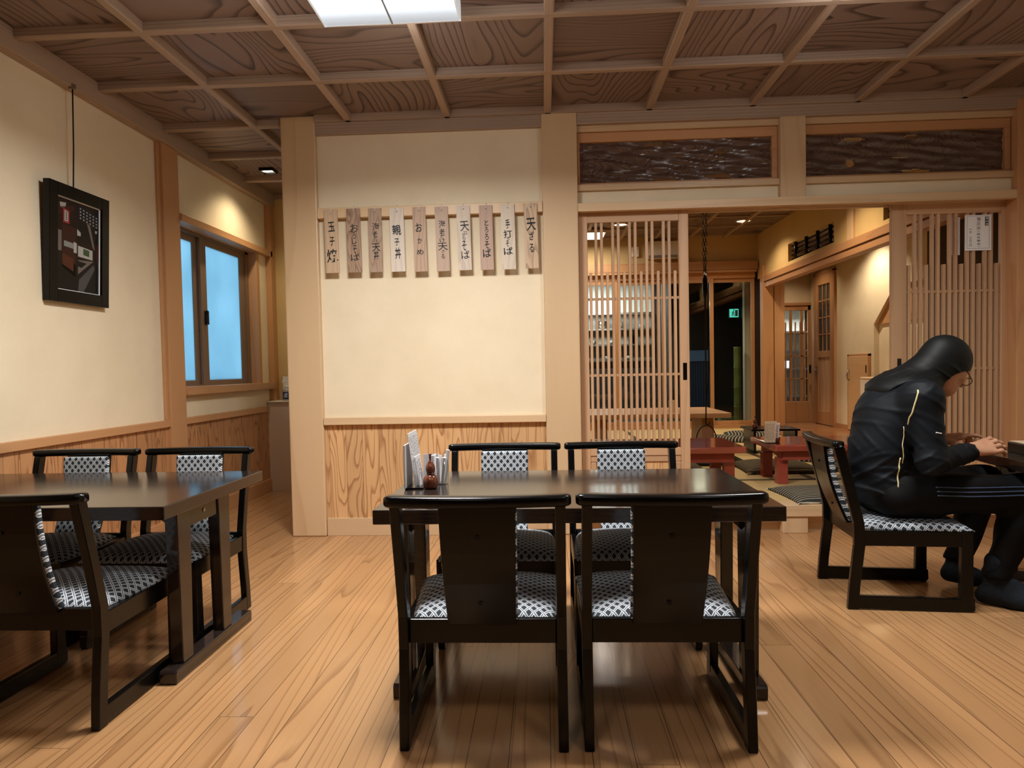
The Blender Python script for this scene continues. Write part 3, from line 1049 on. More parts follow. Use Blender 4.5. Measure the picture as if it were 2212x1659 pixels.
for j in range(4):
    m.add([PP(.225, .15 + .024 * j, 4), PP(.255, .153 + .024 * j, 4), PP(.255, .166 + .024 * j, 4), PP(.225, .163 + .024 * j, 4)], [(0, 1, 2, 3)], 2)
pr = m.build('photo_print', art_m, t)
tag(pr, 'dark photograph of a timber room with bright doorway')
m = MB()
m.tube([(.028, -.03, fh / 2 - .01), (.030, -.032, .50), (-.006 + .03, -.032, .80)], .0035, 8)
m.build('hanging_wire', M['iron'], t)
MB().box(.008, .036, -.040, -.024, .79, .815).build('hook', M['metal'], t)

# ================================================================== CHAIRS
CH_HW = .229        # half width over the posts


def post_prof():
    # side outline of the bent rear leg (t forward, z up), 0 at the heel
    back = [(-.004, 0.0), (.003, .10), (.022, .27), (.020, .36), (-.012, .50), (-.058, .678)]
    front = [(-.014, .678), (.030, .50), (.063, .36), (.066, .27), (.046, .10), (.040, 0.0)]
    return back + front


def make_chair(label, group):
    t = thing('dining_chair', label, 'chair', (0, 0, 0), 0, group)
    for s_ in (-1, 1):
        xa, xb = (s_ * CH_HW, s_ * (CH_HW - .027))
        x0, x1 = min(xa, xb), max(xa, xb)
        p = post_prof()
        MB().prism(p[::-1], 'X', x0, x1).build('leg', M['black'], t, bevel=.004)
        MB().prism([(.428, .03), (.478, .03), (.478, .335), (.434, .335)], 'X', x0, x1).build('leg', M['black'], t, bevel=.003)
        MB().prism([(.02, .004), (.478, 0.0), (.487, .012), (.485, .056), (.03, .060)], 'X', x0 + .001, x1 - .001).build('runner', M['black'], t, bevel=.004)
        MB().box(x0 + .003, x1 - .003, .05, .44, .268, .332).build('seat_rail', M['black'], t, bevel=.003)
    MB().box(-CH_HW + .027, CH_HW - .027, .042, .062, .280, .347).build('seat_rail', M['black'], t, bevel=.003)
    MB().box(-CH_HW + .027, CH_HW - .027, .440, .462, .272, .330).build('seat_rail', M['black'], t, bevel=.003)
    # seat cushion, domed, a little narrower at the back
    n1, n2 = 26, 22
    vs_, fs = [], []

    def top(a, b):
        e = (1 - abs(a) ** 5) * (1 - abs(b) ** 5)
        dome = (1 - a * a) * (1 - b * b)
        return .334 + .020 * min(1, e * 1.6) ** .5 + .026 * dome
    for j in range(n2 + 1):
        b = -1 + 2 * j / n2
        tt = .064 + (.486 - .064) * (j / n2)
        hw = .196 + .034 * (j / n2) ** .7
        for i in range(n1 + 1):
            a = -1 + 2 * i / n1
            cr = 1 - .04 * abs(b) ** 6 * abs(a)
            vs_.append((a * hw * cr, tt, top(a, b)))
    k = len(vs_)
    vs_ += [(v[0] * .985, v[1], .330) for v in vs_]
    for j in range(n2):
        for i in range(n1):
            q = (j * (n1 + 1) + i, j * (n1 + 1) + i + 1, (j + 1) * (n1 + 1) + i + 1, (j + 1) * (n1 + 1) + i)
            fs.append(q)
            fs.append(tuple(k + a for a in q[::-1]))
    ring = [i for i in range(n1 + 1)] + [j * (n1 + 1) + n1 for j in range(1, n2 + 1)] + [n2 * (n1 + 1) + i for i in range(n1 - 1, -1, -1)] + [j * (n1 + 1) for j in range(n2 - 1, 0, -1)]
    for i in range(len(ring)):
        a, b = ring[i], ring[(i + 1) % len(ring)]
        fs.append((a, k + a, k + b, b))
    MB().add(vs_, fs).build('seat', M['weaveXY'], t, smooth=True)
    # back board and upholstered pad follow the lean
    lean = lambda z: .040 - .092 * (z - .345) / .33 - .018 * math.sin(PI * (z - .345) / .33)

    def slab(hw0, hw1, d0, d1, za, zb, n, mat, name, bev, rnd=0.0):
        vs2, fs2 = [], []
        for i in range(n + 1):
            f = i / n
            z = za + (zb - za) * f
            w_ = hw0 + (hw1 - hw0) * f
            c = lean(z)
            vs2 += [(-w_, c + d0, z), (w_, c + d0, z), (w_, c + d1, z), (-w_, c + d1, z)]
        for i in range(n):
            o_ = i * 4
            for j in range(4):
                fs2.append((o_ + j, o_ + (j + 1) % 4, o_ + 4 + (j + 1) % 4, o_ + 4 + j))
        fs2 += [(3, 2, 1, 0), (n * 4, n * 4 + 1, n * 4 + 2, n * 4 + 3)]
        return MB().add(vs2, fs2).build(name, mat, t, bevel=bev)
    bp_ = slab(.093, .100, -.012, .000, .335, .676, 8, M['black'], 'back_board', .002)
    for z in (.405, .595):
        MB().tube([(0, lean(z) - .016, z), (0, lean(z) - .011, z)], .0062, 10).build('screw', M['iron'], bp_)
    slab(.097, .103, .0005, .026, .338, .672, 8, M['weaveXZ'], 'backrest', .008)
    # top rail: bowed in plan, rounded section, ends closing in a half round
    vs2, fs2 = [], []
    n, k = 44, 16
    for i in range(n + 1):
        a = -1 + 2 * i / n
        a = math.copysign(1 - (1 - abs(a)) ** 1.6, a) if abs(a) > .5 else a * (1 - .5 ** 1.6) / .5
        x = .244 * a
        yb = -.066 + .026 * a * a
        dd = max(0.0, (abs(x) - .226) / .018)
        e = math.sqrt(max(0.02, 1 - dd * dd))
        for j in range(k):
            th = 2 * PI * j / k
            cx_, cz_ = math.cos(th), math.sin(th)
            q_ = lambda v: math.copysign(abs(v) ** .5, v)
            vs2.append((x, yb + .025 * q_(cx_) * (.35 + .65 * e), .690 + .0155 * q_(cz_) * (.55 + .45 * e)))
    for i in range(n):
        for j in range(k):
            fs2.append((i * k + j, (i + 1) * k + j, (i + 1) * k + (j + 1) % k, i * k + (j + 1) % k)[::-1])
    fs2 += [tuple(range(k)), tuple(range(n * k, (n + 1) * k))[::-1]]
    MB().add(vs2, fs2).build('top_rail', M['black'], t, smooth=True)
    return t


GM = 'black chairs at the middle table'
GL = 'black chairs at the left table'
ch0 = make_chair('black chair in front of the middle table, nearer the left table, back to the viewer', GM)
ch0.location = (-.180, 1.862, 0)
dup(ch0, (.320, 1.866, 0), 0, 'black chair in front of the middle table, nearer the seated person, back to the viewer', GM)
dup(ch0, (-.178, 3.030, 0), PI, 'black chair across the middle table, below the plaque wall by the gourd shaker', GM)
dup(ch0, (.326, 3.030, 0), PI, 'black chair across the middle table, in front of the lattice sliding door', GM)
dup(ch0, (-1.536, 1.955, 0), 0, 'black chair in front of the left table, cut by the picture edge', GL)
dup(ch0, (-2.060, 3.030, 0), PI, 'black chair behind the left table, under the framed photograph', GL)
dup(ch0, (-1.540, 3.030, 0), PI, 'black chair behind the left table, beside the window post', GL)
RCH = math.radians(-95.4)
dup(ch0, (1.272, 3.205, 0), RCH, 'black chair turned sideways, carrying the seated person', 'black chair at the right table')


# ================================================================== DARK TABLES
def make_table(label):
    t = thing('dining_table', label, 'table', (0, 0, 0), 0, 'dark walnut dining tables')
    L, D, ZT = .608, .395, .615
    MB().box(-L, L, -D, D, ZT - .044, ZT).build('tabletop', M['table'], t, bevel=.003)
    for s_ in (-1, 1):
        xc = s_ * (L - .058)
        a, b = xc - .022, xc + .022
        MB().prism([(-.305, 0), (.300, 0), (.305, .030), (.300, .046), (-.300, .046), (-.307, .036)], 'X', xc - .030, xc + .030).build('foot', M['table'], t, bevel=.004)
        for ya, yb in ((-.245, -.160), (.060, .145)):
            MB().prism([(ya + .006, .046), (yb - .010, .046), (yb + .004, ZT - .044), (ya - .006, ZT - .044)], 'X', a, b).build('leg', M['table'], t, bevel=.003)
        ap = MB().box(xc - .016, xc + .016, -.160, .060, ZT - .115, ZT - .044).build('end_apron', M['table'], t, bevel=.002)
        MB().tube([(xc + s_ * .0155, -.05, ZT - .078), (xc + s_ * .019, -.05, ZT - .078)], .007, 12).build('screw', M['metal'], ap)
        for yc in (-.20, .10):
            xi = xc - s_ * .022
            MB().prism([(xi, ZT - .044), (xi, ZT - .11), (xi - s_ * .07, ZT - .044)][::(1 if s_ > 0 else -1)], 'Y', yc - .012, yc + .012).build('bracket', M['table'], t)
    MB().box(-L + .075, L - .075, -.06, -.03, ZT - .10, ZT - .044).build('long_rail', M['table'], t, bevel=.002)
    return t


tb0 = make_table('dark dining table with the gourd shaker and menu cards, in the middle')
tb0.location = (.088, 2.470, 0)
dup(tb0, (-1.818, 2.560, 0), 0, 'bare dark dining table against the left wall below the photograph')
RT = math.radians(-95.4)
tb2 = dup(tb0, (2.305, 2.83, 0), RT, 'dark dining table the seated person leans over')

# ================================================================== ON THE MIDDLE TABLE
ZT = .615


def gourd(x, y, z, label, s_=1.0, group='gourd-shaped shakers'):
    t = thing('gourd_shaker', label, 'shaker', (x, y, z), 0, group)
    MB().lathe([(a * s_, b * s_) for a, b in [(.015, 0), (.021, .002), (.0255, .010), (.0275, .022), (.0265, .033), (.0215, .044), (.0165, .0495)]], n=32).build('lower_bulb', M['gourd'], t, smooth=True)
    MB().lathe([(a * s_, b * s_) for a, b in [(.013, .049), (.0140, .0505), (.0140, .0545), (.013, .056)]], n=28).build('neck_ring', M['gourd'], t, smooth=True)
    MB().lathe([(a * s_, b * s_) for a, b in [(.0125, .0555), (.0160, .061), (.0172, .070), (.0160, .079), (.0120, .088), (.0070, .096), (.0040, .102)]], n=28).build('upper_bulb', M['gourd'], t, smooth=True)
    MB().lathe([(a * s_, b * s_) for a, b in [(.0032, .1015), (.0036, .106), (.0050, .110), (.0036, .1135), (.0052, .118), (.0048, .1225), (.0018, .125)]], n=18).build('stopper', M['gourd'], t, smooth=True)
    return t


gourd(-.404, 2.452, ZT, 'brown gourd-shaped wooden shaker on the middle dark table')


def card_text(mb, rows, y0, y1, z0, z1, x, seed, mi=0):
    r = random.Random(seed)
    cols = rows
    for i in range(cols):
        yy = y0 + (y1 - y0) * (i + .5) / cols
        z = z1 - r.random() * .006
        zend = z0 + (z1 - z0) * r.choice((0, .1, .3, .45))
        while z > zend:
            h = .004 + r.random() * .006
            mb.box(x, x + .0003, yy - .0016, yy + .0016, z - h, z, mi)
            z -= h + .002 + r.random() * .006


t = thing('menu_stand', 'white menu cards standing in a black base beside the gourd shaker', 'menu stand', (-.462, 2.535, ZT))
MB().box(-.030, .034, -.10, .10, 0, .006).build('base', M['black'], t, bevel=.001)
for nm, x, dx, y0, y1, h in (('folder', -.030, .004, -.115, .02, .150), ('menu_card', .004, .022, -.088, .085, .188), ('small_card', .016, .006, -.080, .020, .105)):
    # leaning cards, hinged on the base
    lean_ = {'folder': 0.0, 'menu_card': .13, 'small_card': .13}[nm]
    m_ = MB()
    tk = .0018 if nm != 'folder' else .005
    vs_ = []
    for yy in (y0, y1):
        for z in (0, h):
            xx = x + lean_ * z * -1
            vs_ += [(xx, yy, .006 + z), (xx + tk, yy, .006 + z)]
    m_.add(vs_, [(0, 1, 3, 2), (4, 6, 7, 5), (0, 4, 5, 1), (2, 3, 7, 6), (0, 2, 6, 4), (1, 5, 7, 3)])
    pc = m_.build(nm, M['paper'], t)
    if nm != 'folder':
        tm = MB()
        card_text(tm, 8 if nm == 'menu_card' else 5, y0 + .008, y1 - .008, .02, h - .012, 0, 5 + len(nm))
        tv = []
        for v in tm.v:
            xx = x + lean_ * v[2] * -1
            tv.append((xx + tk + .0004 + v[0], v[1], .006 + v[2]))
        tm.v = tv
        tm.build('printed_text', M['inklight'], pc)

# tumbler with rolled napkins and wrapped toothpicks
t = thing('tumbler', 'clear tumbler of white napkins behind the gourd shaker', 'tumbler', (-.385, 2.545, ZT), 0)
MB().lathe([(.030, 0), (.032, .001), (.0345, .092), (.0335, .092), (.031, .004), (.0, .004)], n=28).build('glass_body', M['tumbler'], t, smooth=True)
rn = random.Random(3)
for i in range(7):
    a = 2 * PI * i / 7
    bx, by = -.385 + .016 * math.cos(a), 2.545 + .016 * math.sin(a)
    ex, ey = bx + .012 * math.cos(a) + .004, by + .012 * math.sin(a)
    h = .100 + .012 * rn.random() + (.022 if i == 0 else 0)
    o = MB().tube([(0, 0, .0055), ((ex - bx) * .5, (ey - by) * .5, .05), (ex - bx, ey - by, h)], [.0062, .0066, .0068], 8).build('napkin', M['paper'])
    o.location = (bx, by, ZT)
    tag(o, 'rolled white napkin standing in the clear tumbler' if i else 'tallest rolled white napkin leaning out of the tumbler', 'napkin', 'rolled napkins in the tumbler')
t = thing('napkin_pack', 'small fanned stack of white napkins beside the gourd shaker', 'napkin pack', (-.425, 2.60, ZT))
m = MB()
for i in range(6):
    m.box(-.028 + .004 * i, .026 + .004 * i, -.004 + .003 * i, -.002 + .003 * i, 0, .105 - .004 * i)
m.build('sheets', M['paper'], t)

# ================================================================== ON THE RIGHT TABLE
t = thing('lacquer_tray', 'black lacquer box with a pale lid under the person\'s hands', 'box', (2.165, 3.13, ZT), RT + PI / 2)
m = MB()
m.box(-.11, .11, -.13, .13, 0, .044)
m.build('box_body', M['black'], t, bevel=.003)
MB().box(-.104, .104, -.124, .124, .0445, .050).build('lid', M['beige_paper'], t, bevel=.001)

# ================================================================== ALCOVE CABINET AND SOAP
t = thing('alcove_cabinet', 'narrow grey-beige cabinet with upstand, half hidden by the left pillar', 'cabinet', (-2.08, 6.08, 0))
m = MB()
m.prism([(-.335, .0), (.30, .0), (.30, .775), (-.335, .775)], 'Y', -.02, .12)
m.build('body', M['cabinet'], t, bevel=.002)
MB().box(-.34, .305, -.035, .125, .775, .79).build('top', M['white'], t, bevel=.004)
MB().box(-.235, .305, .085, .125, .79, 1.0).build('upstand', M['white'], t, bevel=.002)
t = thing('soap_bottle', 'clear pump soap bottle with blue label on the alcove cabinet', 'bottle', (-2.258, 6.10, .79))
MB().lathe([(.030, 0), (.034, .004), (.034, .085), (.028, .10), (.014, .108), (.014, .112)], n=24).build('bottle_body', plain('clear_soap_plastic', lin(170, 160, 150), .25), t, smooth=True)
MB().lathe([(.0345, .012), (.0347, .013), (.0347, .075), (.0345, .076)], n=24).build('blue_label', M['blue'], t, smooth=True)
m = MB()
m.box(-.014, .02, -.0362, -.0352, .03, .036).box(-.012, .018, -.0362, -.0352, .045, .052).box(-.006, .022, -.0362, -.0352, .058, .062)
m.build('label_print', M['paper'], t)
m = MB()
m.lathe([(.016, .112), (.016, .128), (.006, .132), (.005, .160)], n=16)
m.tube([(0, 0, .158), (0, 0, .166), (-.030, -.006, .166), (-.036, -.007, .158)], .006, 8)
m.build('pump', M['white'], t)

# ================================================================== TATAMI ROOM (raised floor behind the lattice doors)
TZ = .17
S('floor_tatami', MB().box(-.6, 2.86, 4.36, 9.75, TZ - .06, TZ), M['tatami'], 'straw-coloured tatami floor of the raised room', 'floor')
tfl = bpy.data.objects['floor_tatami']
m = MB()
for a, b, c, d in ((-.6, 2.85, 5.28, 5.33), (-.6, 2.85, 6.98, 7.03), (1.95, 2.0, 5.33, 6.98), (.2, .25, 5.33, 6.98), (1.05, 1.10, 7.03, 9.6), (2.80, 2.85, 4.5, 9.6)):
    m.box(a, b, c, d, TZ, TZ + .002)
m.build('mat_border', M['heri'], tfl)
m = MB()
m.box(.224, 2.795, 4.325, 4.50, .102, .172)
S('step', m, M['hinokiX'], 'pale wooden step edge of the raised tatami room', 'step', .003)
m = MB()
m.box(.224, 2.795, 4.40, 4.42, 0, .11)
S('trim_13', m, M['hinokiX'], 'riser board under the step edge', 'riser')
MBS = MB().box(1.428, 1.580, 4.335, 4.42, 0, .102)
S('trim_14', MBS, M['hinokiZ'], 'short block post under the step edge', 'post', .003)

S('wall_tatami_left', MB().box(-.7, -.6, 4.5, 9.8, TZ, 2.75), M['plaster_amber'], 'ochre plaster wall at the hidden left of the tatami room', 'wall')
m = MB()
m.box(-.7, 3.2, 9.69, 9.80, 2.40, 2.80)
m.box(-.7, .10, 9.69, 9.80, TZ, 2.40)
S('wall_tatami_back', m, M['plaster_amber'], 'ochre plaster band over the glass doors of the tatami room', 'wall')
m = MB()
m.box(-.6, 2.86, 9.60, 9.72, 2.288, 2.402)
S('trim_15', m, M['amberX'], 'cedar beam over the glass garden doors', 'beam', .003)
m = MB()
m.box(-.6, 2.84, 9.585, 9.72, 2.255, 2.283)
m.box(-.6, 2.84, 9.66, 9.74, 2.185, 2.255)
S('trim_16', m, M['amberX'], 'door head over the glass garden doors', 'door head', .002)
S('trim_17', MB().box(-.6, 2.84, 9.63, 9.76, TZ - .02, TZ + .045), M['amberX'], 'sill of the glass garden doors', 'sill', .002)

# ceiling of the tatami room with its battens
ct = S('ceiling_tatami', MB().box(-.7, 2.95, 4.5, 9.8, 2.755, 2.80), M['cofferX'], 'battened cedar ceiling of the tatami room', 'ceiling')
for k in range(7):
    MB().box(-.6 + .46 * k + .25, -.6 + .46 * k + .29, 4.5, 9.7, 2.72, 2.757).build('batten', M['ribY'], ct)
for k in range(9):
    MB().box(-.6, 2.85, 4.9 + .58 * k, 4.935 + .58 * k, 2.735, 2.757).build('batten', M['ribX'], ct)

# side wall between tatami room and corridor: post, lintel beam, plaster with bamboo vents
m = MB()
m.box(2.84, 2.975, 9.33, 9.46, TZ, 2.30)
S('trim_18', m, M['amberZ'], 'cedar corner post beside the glass garden doors', 'post', .004)
S('trim_19', MB().box(2.985, 3.115, 9.335, 9.50, TZ, 2.30), M['amberZ'], 'broad cedar board beside the corner post', 'board', .003)
m = MB()
m.box(2.85, 2.93, 4.5, 9.40, 2.09, 2.165)
m.box(2.865, 2.96, 4.5, 9.40, 2.02, 2.083)
S('trim_20', m, M['amberY'], 'long cedar lintel running back over the corridor opening', 'lintel', .003)
vents = [(7.19, 8.50), (5.05, 6.17)]
m = MB()
ye = [4.5, vents[1][0], vents[1][1], vents[0][0], vents[0][1], 9.69]
for a, b in ((ye[0], ye[1]), (ye[2], ye[3]), (ye[4], ye[5])):
    m.box(2.88, 2.95, a, b, 2.165, 2.80)
for a, b in vents:
    m.box(2.88, 2.95, a, b, 2.165, 2.215)
    m.box(2.88, 2.95, a, b, 2.42, 2.80)
S('wall_tatami_right', m, M['plaster_amber'], 'ochre plaster band with bamboo vents above the corridor opening', 'wall')
S('trim_21', MB().box(2.86, 2.97, 6.71, 6.845, 2.165, 2.76), M['hinokiZ'], 'short pale post in the ochre band between the two bamboo vents', 'post', .003)
for i, (a, b) in enumerate(vents):
    t = bpy.data.objects.new('bamboo_vent', None)
    COL.objects.link(t)
    tag(t, 'smoked bamboo lattice in the wall vent ' + ('farther from the viewer' if i == 0 else 'nearer, partly hidden by the door'), 'vent', 'bamboo vents in the ochre band', 'thing')
    for k in range(4):
        z = 2.24 + .052 * k
        MB().tube([(2.93, a, z), (2.93, b, z)], .012, 8).build('cane', M['black'], t, smooth=True)
    n_ = 4
    for k in range(n_):
        y = a + (b - a) * (k + .5) / n_
        MB().tube([(2.912, y, 2.213), (2.912, y, 2.422)], .020, 10).build('upright_cane', M['black'], t, smooth=True)

# ---- sliding glass garden doors
gd = bpy.data.objects.new('door_3', None)
COL.objects.link(gd)
struct(gd, 'sliding glass doors between tatami room and dark garden', 'glass door')
for x0, x1, y in ((.10, 1.02, 9.68), (.98, 1.66, 9.71), (1.60, 2.29, 9.68), (2.245, 2.84, 9.71)):
    m = MB()
    m.box(x0, x0 + .048, y - .015, y + .015, TZ + .045, 2.19)
    m.box(x1 - .048, x1, y - .015, y + .015, TZ + .045, 2.19)
    m.box(x0, x1, y - .014, y + .014, TZ + .045, TZ + .10)
    m.box(x0, x1, y - .014, y + .014, 2.13, 2.19)
    f_ = m.build('sash', M['amberZ'], gd, bevel=.002)
    MB().box(x0 + .04, x1 - .04, y - .003, y + .003, TZ + .09, 2.14).build('pane', M['glass'], f_)

# ---- corridor
S('floor_corridor', MB().box(2.86, 3.95, 4.5, 10.6, TZ - .06, TZ), M['corridor'], 'red-brown polished corridor floor beyond the tatami room', 'floor')
S('wall_corridor_near', MB().box(3.86, 3.96, 4.5, 7.35, TZ, 2.75), M['darkcorridor'], 'dark wall of the corridor behind the slatted door', 'wall')
m = MB()
m.box(3.86, 3.96, 8.50, 9.60, TZ, 2.75)
m.box(3.86, 3.96, 9.60, 10.25, 2.26, 2.75)
m.box(3.86, 3.96, 10.25, 10.6, TZ, 2.75)
# the sloping soffit over the stair niche
m.prism([(8.5, 1.47), (8.02, 1.86), (7.35, 1.86), (7.35, 2.75), (8.5, 2.75)], 'X', 3.86, 3.96)
m.box(3.92, 3.96, 7.2, 8.6, TZ, 1.95)
S('wall_corridor', m, M['plaster'], 'warm lit plaster wall of the corridor with a stair niche', 'wall')
S('trim_23', MB().prism([(8.50, 1.465), (8.02, 1.86), (7.35, 1.86), (7.35, 1.465)], 'X', 3.90, 3.925), M['amberY'], 'flat brown board for the shaded stair underside in the corridor niche', 'stair soffit')  # flat board, its brown stands in for the shaded underside of the stair
m = MB()
m.box(2.93, 3.40, 10.50, 10.60, TZ, 2.75)
m.box(3.40, 3.96, 10.50, 10.60, 1.90, 2.75)
S('wall_corridor_end', m, M['plaster'], 'plaster wall over the far sliding door', 'wall')
S('ceiling_corridor', MB().box(2.95, 4.0, 4.5, 10.6, 2.62, 2.66), M['cofferY'], 'corridor ceiling', 'ceiling')
S('baseboard_corridor', MB().box(3.845, 3.86, 8.5, 9.56, TZ, TZ + .06), M['amberY'], 'low baseboard of the corridor wall', 'baseboard')

d = bpy.data.objects.new('door_4', None)
COL.objects.link(d)
struct(d, 'far glazed sliding door with slim bars at the corridor end', 'sliding door')
m = MB()
m.box(3.06, 3.13, 10.46, 10.50, TZ, 1.86).box(3.82, 3.89, 10.46, 10.50, TZ, 1.86).box(3.06, 3.89, 10.46, 10.50, 1.79, 1.86)
m.box(3.13, 3.82, 10.46, 10.50, TZ, .47)
m.build('door_frame', M['amberZ'], d, bevel=.002)
m = MB()
m.box(3.0, 3.97, 10.44, 10.50, 1.86, 1.90)
m.build('door_head', M['amberX'], d, bevel=.003)
m = MB()
for k in range(4):
    x = 3.27 + .155 * k
    m.box(x - .018, x + .018, 10.465, 10.49, .47, 1.79)
for z in (.80, 1.13, 1.46):
    m.box(3.13, 3.82, 10.465, 10.485, z - .008, z + .008)
for k in range(10):
    x = 3.16 + .069 * k
    m.box(x - .008, x + .008, 10.46, 10.478, .47, 1.62)
m.build('glazing_bars', M['amberZ'], d)
MB().box(3.13, 3.82, 10.488, 10.492, .47, 1.79).build('pane', M['glass'], d)
MB().box(3.835, 3.86, 10.455, 10.462, .88, 1.0).build('finger_pull', M['black'], d)

d = bpy.data.objects.new('door_5', None)
COL.objects.link(d)
struct(d, 'half-glazed timber door with lever handle in the corridor', 'door')
x = 3.835
m = MB()
m.box(x, x + .04, 9.62, 9.72, TZ + .01, 2.24).box(x, x + .04, 10.13, 10.23, TZ + .01, 2.24)
m.box(x, x + .04, 9.72, 10.13, 2.10, 2.24).box(x, x + .04, 9.72, 10.13, 1.10, 1.19).box(x, x + .04, 9.72, 10.13, TZ + .01, .36)
m.build('door_frame', M['amberZ'], d, bevel=.003)
m = MB()
for k in (1, 2):
    m.box(x + .01, x + .03, 9.72 + .137 * k - .010, 9.72 + .137 * k + .010, 1.19, 2.10)
for z in (1.42, 1.65, 1.88):
    m.box(x + .01, x + .03, 9.72, 10.13, z - .008, z + .008)
m.build('glazing_bars', M['amberZ'], d)
MB().box(x + .018, x + .022, 9.72, 10.13, 1.19, 2.10).build('pane', plain('dark_door_glass', lin(64, 66, 66), .08), d)
m = MB()
for k in range(4):
    m.box(x + .012, x + .03, 9.722 + .102 * k, 9.722 + .102 * k + .094, .36, 1.10)
m.build('lower_boards', M['latticeZ'], d, bevel=.003)
m = MB()
m.tube([(x, 10.18, .93), (x - .04, 10.18, .93), (x - .045, 10.08, .93)], .009, 8)
m.box(x - .006, x, 10.155, 10.205, .84, .98)
m.build('lever_handle', M['metal'], d)
S('trim_22', MB().box(3.83, 3.875, 9.565, 9.62, TZ, 2.27).box(3.83, 3.875, 10.23, 10.28, TZ, 2.27).box(3.83, 3.875, 9.565, 10.28, 2.24, 2.29), M['amberZ'], 'door casing around the half-glazed door', 'door casing', .002)

d = bpy.data.objects.new('door_6', None)
COL.objects.link(d)
struct(d, 'low flush storage door with bow handle in the corridor wall', 'storage door')
m = MB()
m.box(3.83, 3.86, 8.60, 9.14, TZ + .01, 1.10)
m.build('leaf', wood('pale_flush_door', lin(206, 170, 126), lin(190, 150, 106), 'Y', rings=8, across=8, along=.6, contrast=.4, rough=.5), d, bevel=.002)
m = MB()
m.box(3.835, 3.87, 9.14, 9.165, TZ, 1.125).box(3.835, 3.87, 8.57, 8.60, TZ, 1.125).box(3.835, 3.87, 8.57, 9.165, 1.10, 1.125)
m.build('casing', M['amberZ'], d)
m = MB()
m.tube([(3.83, 9.10, .80), (3.805, 9.10, .82), (3.80, 9.10, .865), (3.805, 9.10, .91), (3.83, 9.10, .93)], .008, 8)
m.build('bow_handle', M['metal'], d, smooth=True)
MB().box(3.826, 3.831, 8.625, 8.645, .90, .99).build('catch_plate', M['black'], d)

t = thing('side_cabinet', 'low white cabinet with a folded cloth in the stair niche', 'cabinet', (3.71, 8.10, TZ))
MB().box(-.06, .20, -.30, .28, 0, .66).build('body', M['white'], t, bevel=.004)
o = MB().box(-.07, .18, -.29, .27, 0, .025).build('folded_cloth', M['beige_paper'], bevel=.010)
o.location = (3.71, 8.10, TZ + .66)
tag(o, 'folded beige cloth lying on the low white cabinet', 'cloth')

# ---- downlights and wall units of the tatami room
DLAB = ['round glowing downlight visible above the lattice door opening', 'round downlight near the glass doors, behind the lattice slats',
        'round downlight over the middle of the room on the corridor side', 'round downlight over the hanging chain', 'round downlight just behind the transom']
for i, (lx, ly, pw) in enumerate(DOWNLIGHTS):
    t = thing('round_downlight', DLAB[i], 'downlight', (lx, ly, 2.735), 0, 'round downlights of the tatami room')
    MB().lathe([(.085, .02), (.092, .0), (.082, -.006), (.076, .006)], n=28).build('rim', M['white'], t, smooth=True)
    MB().lathe([(.074, .004), (.074, .010)], n=28).build('lens', M['warmglow'], t)
t = thing('flush_lamp', 'white slab lamp at the ceiling behind the lattice door', 'ceiling lamp', (.60, 9.10, 2.70))
MB().box(-.20, .20, -.20, .20, 0, .035).build('lamp_base', M['white'], t)
MB().box(-.18, .18, -.18, .18, -.02, 0).build('lamp_cover', M['whiteglow'], t)
t = thing('air_conditioner', 'white wall air conditioner seen through the lattice slats', 'air conditioner', (1.60, 9.69, 2.47))
MB().box(-.20, .22, -.12, 0, -.01, .22).build('body', M['white'], t, bevel=.01)
MB().box(-.18, .20, -.124, -.11, -.005, .03).build('air_flap', M['lampframe'], t)
t = thing('wall_speaker', 'small white wall box beside the air conditioner', 'speaker', (1.25, 9.69, 2.50))
MB().box(-.04, .05, -.05, 0, 0, .13).build('box_body', M['white'], t, bevel=.004)
MB().lathe([(.02, 0), (.024, .004)], n=16).build('knob', M['black'], t, loc=(0, -.05, .07))


# ---- low red tables
def red_table(label, x, y, L, D):
    t = thing('low_red_table', label, 'low table', (x, y, TZ), 0, 'low red lacquer tables')
    h = .29
    prof = [(-D / 2 + .012, h - .045), (D / 2 - .012, h - .045), (D / 2, h - .010), (D / 2 - .004, h), (-D / 2 + .004, h), (-D / 2, h - .010)]
    MB().prism(prof, 'X', 0, L).build('tabletop', M['red'], t, bevel=.004)
    MB().box(.07, L - .07, -D / 2 + .07, -D / 2 + .11, h - .115, h - .045).build('apron', M['redleg'], t, bevel=.004)
    MB().box(.07, L - .07, D / 2 - .11, D / 2 - .07, h - .115, h - .045).build('apron', M['redleg'], t, bevel=.004)
    for xe in (.06, L - .10):
        MB().prism([(-D / 2 + .08, h - .12), (-D / 4, h - .10), (0, h - .075), (D / 4, h - .10), (D / 2 - .08, h - .12), (D / 2 - .08, h - .045), (-D / 2 + .08, h - .045)], 'X', xe, xe + .04).build('end_apron', M['redleg'], t, bevel=.003)
    for xe in (.045, L - .125):
        for ya in (-D / 2 + .10, D / 2 - .18):
            prof = [(ya + .006, h - .10), (ya + .014, h - .17), (ya + .006, 0), (ya + .086, 0), (ya + .072, h - .17), (ya + .080, h - .10)]
            MB().prism(prof, 'X', xe, xe + .075).build('leg', M['redleg'], t, bevel=.004)
    return t


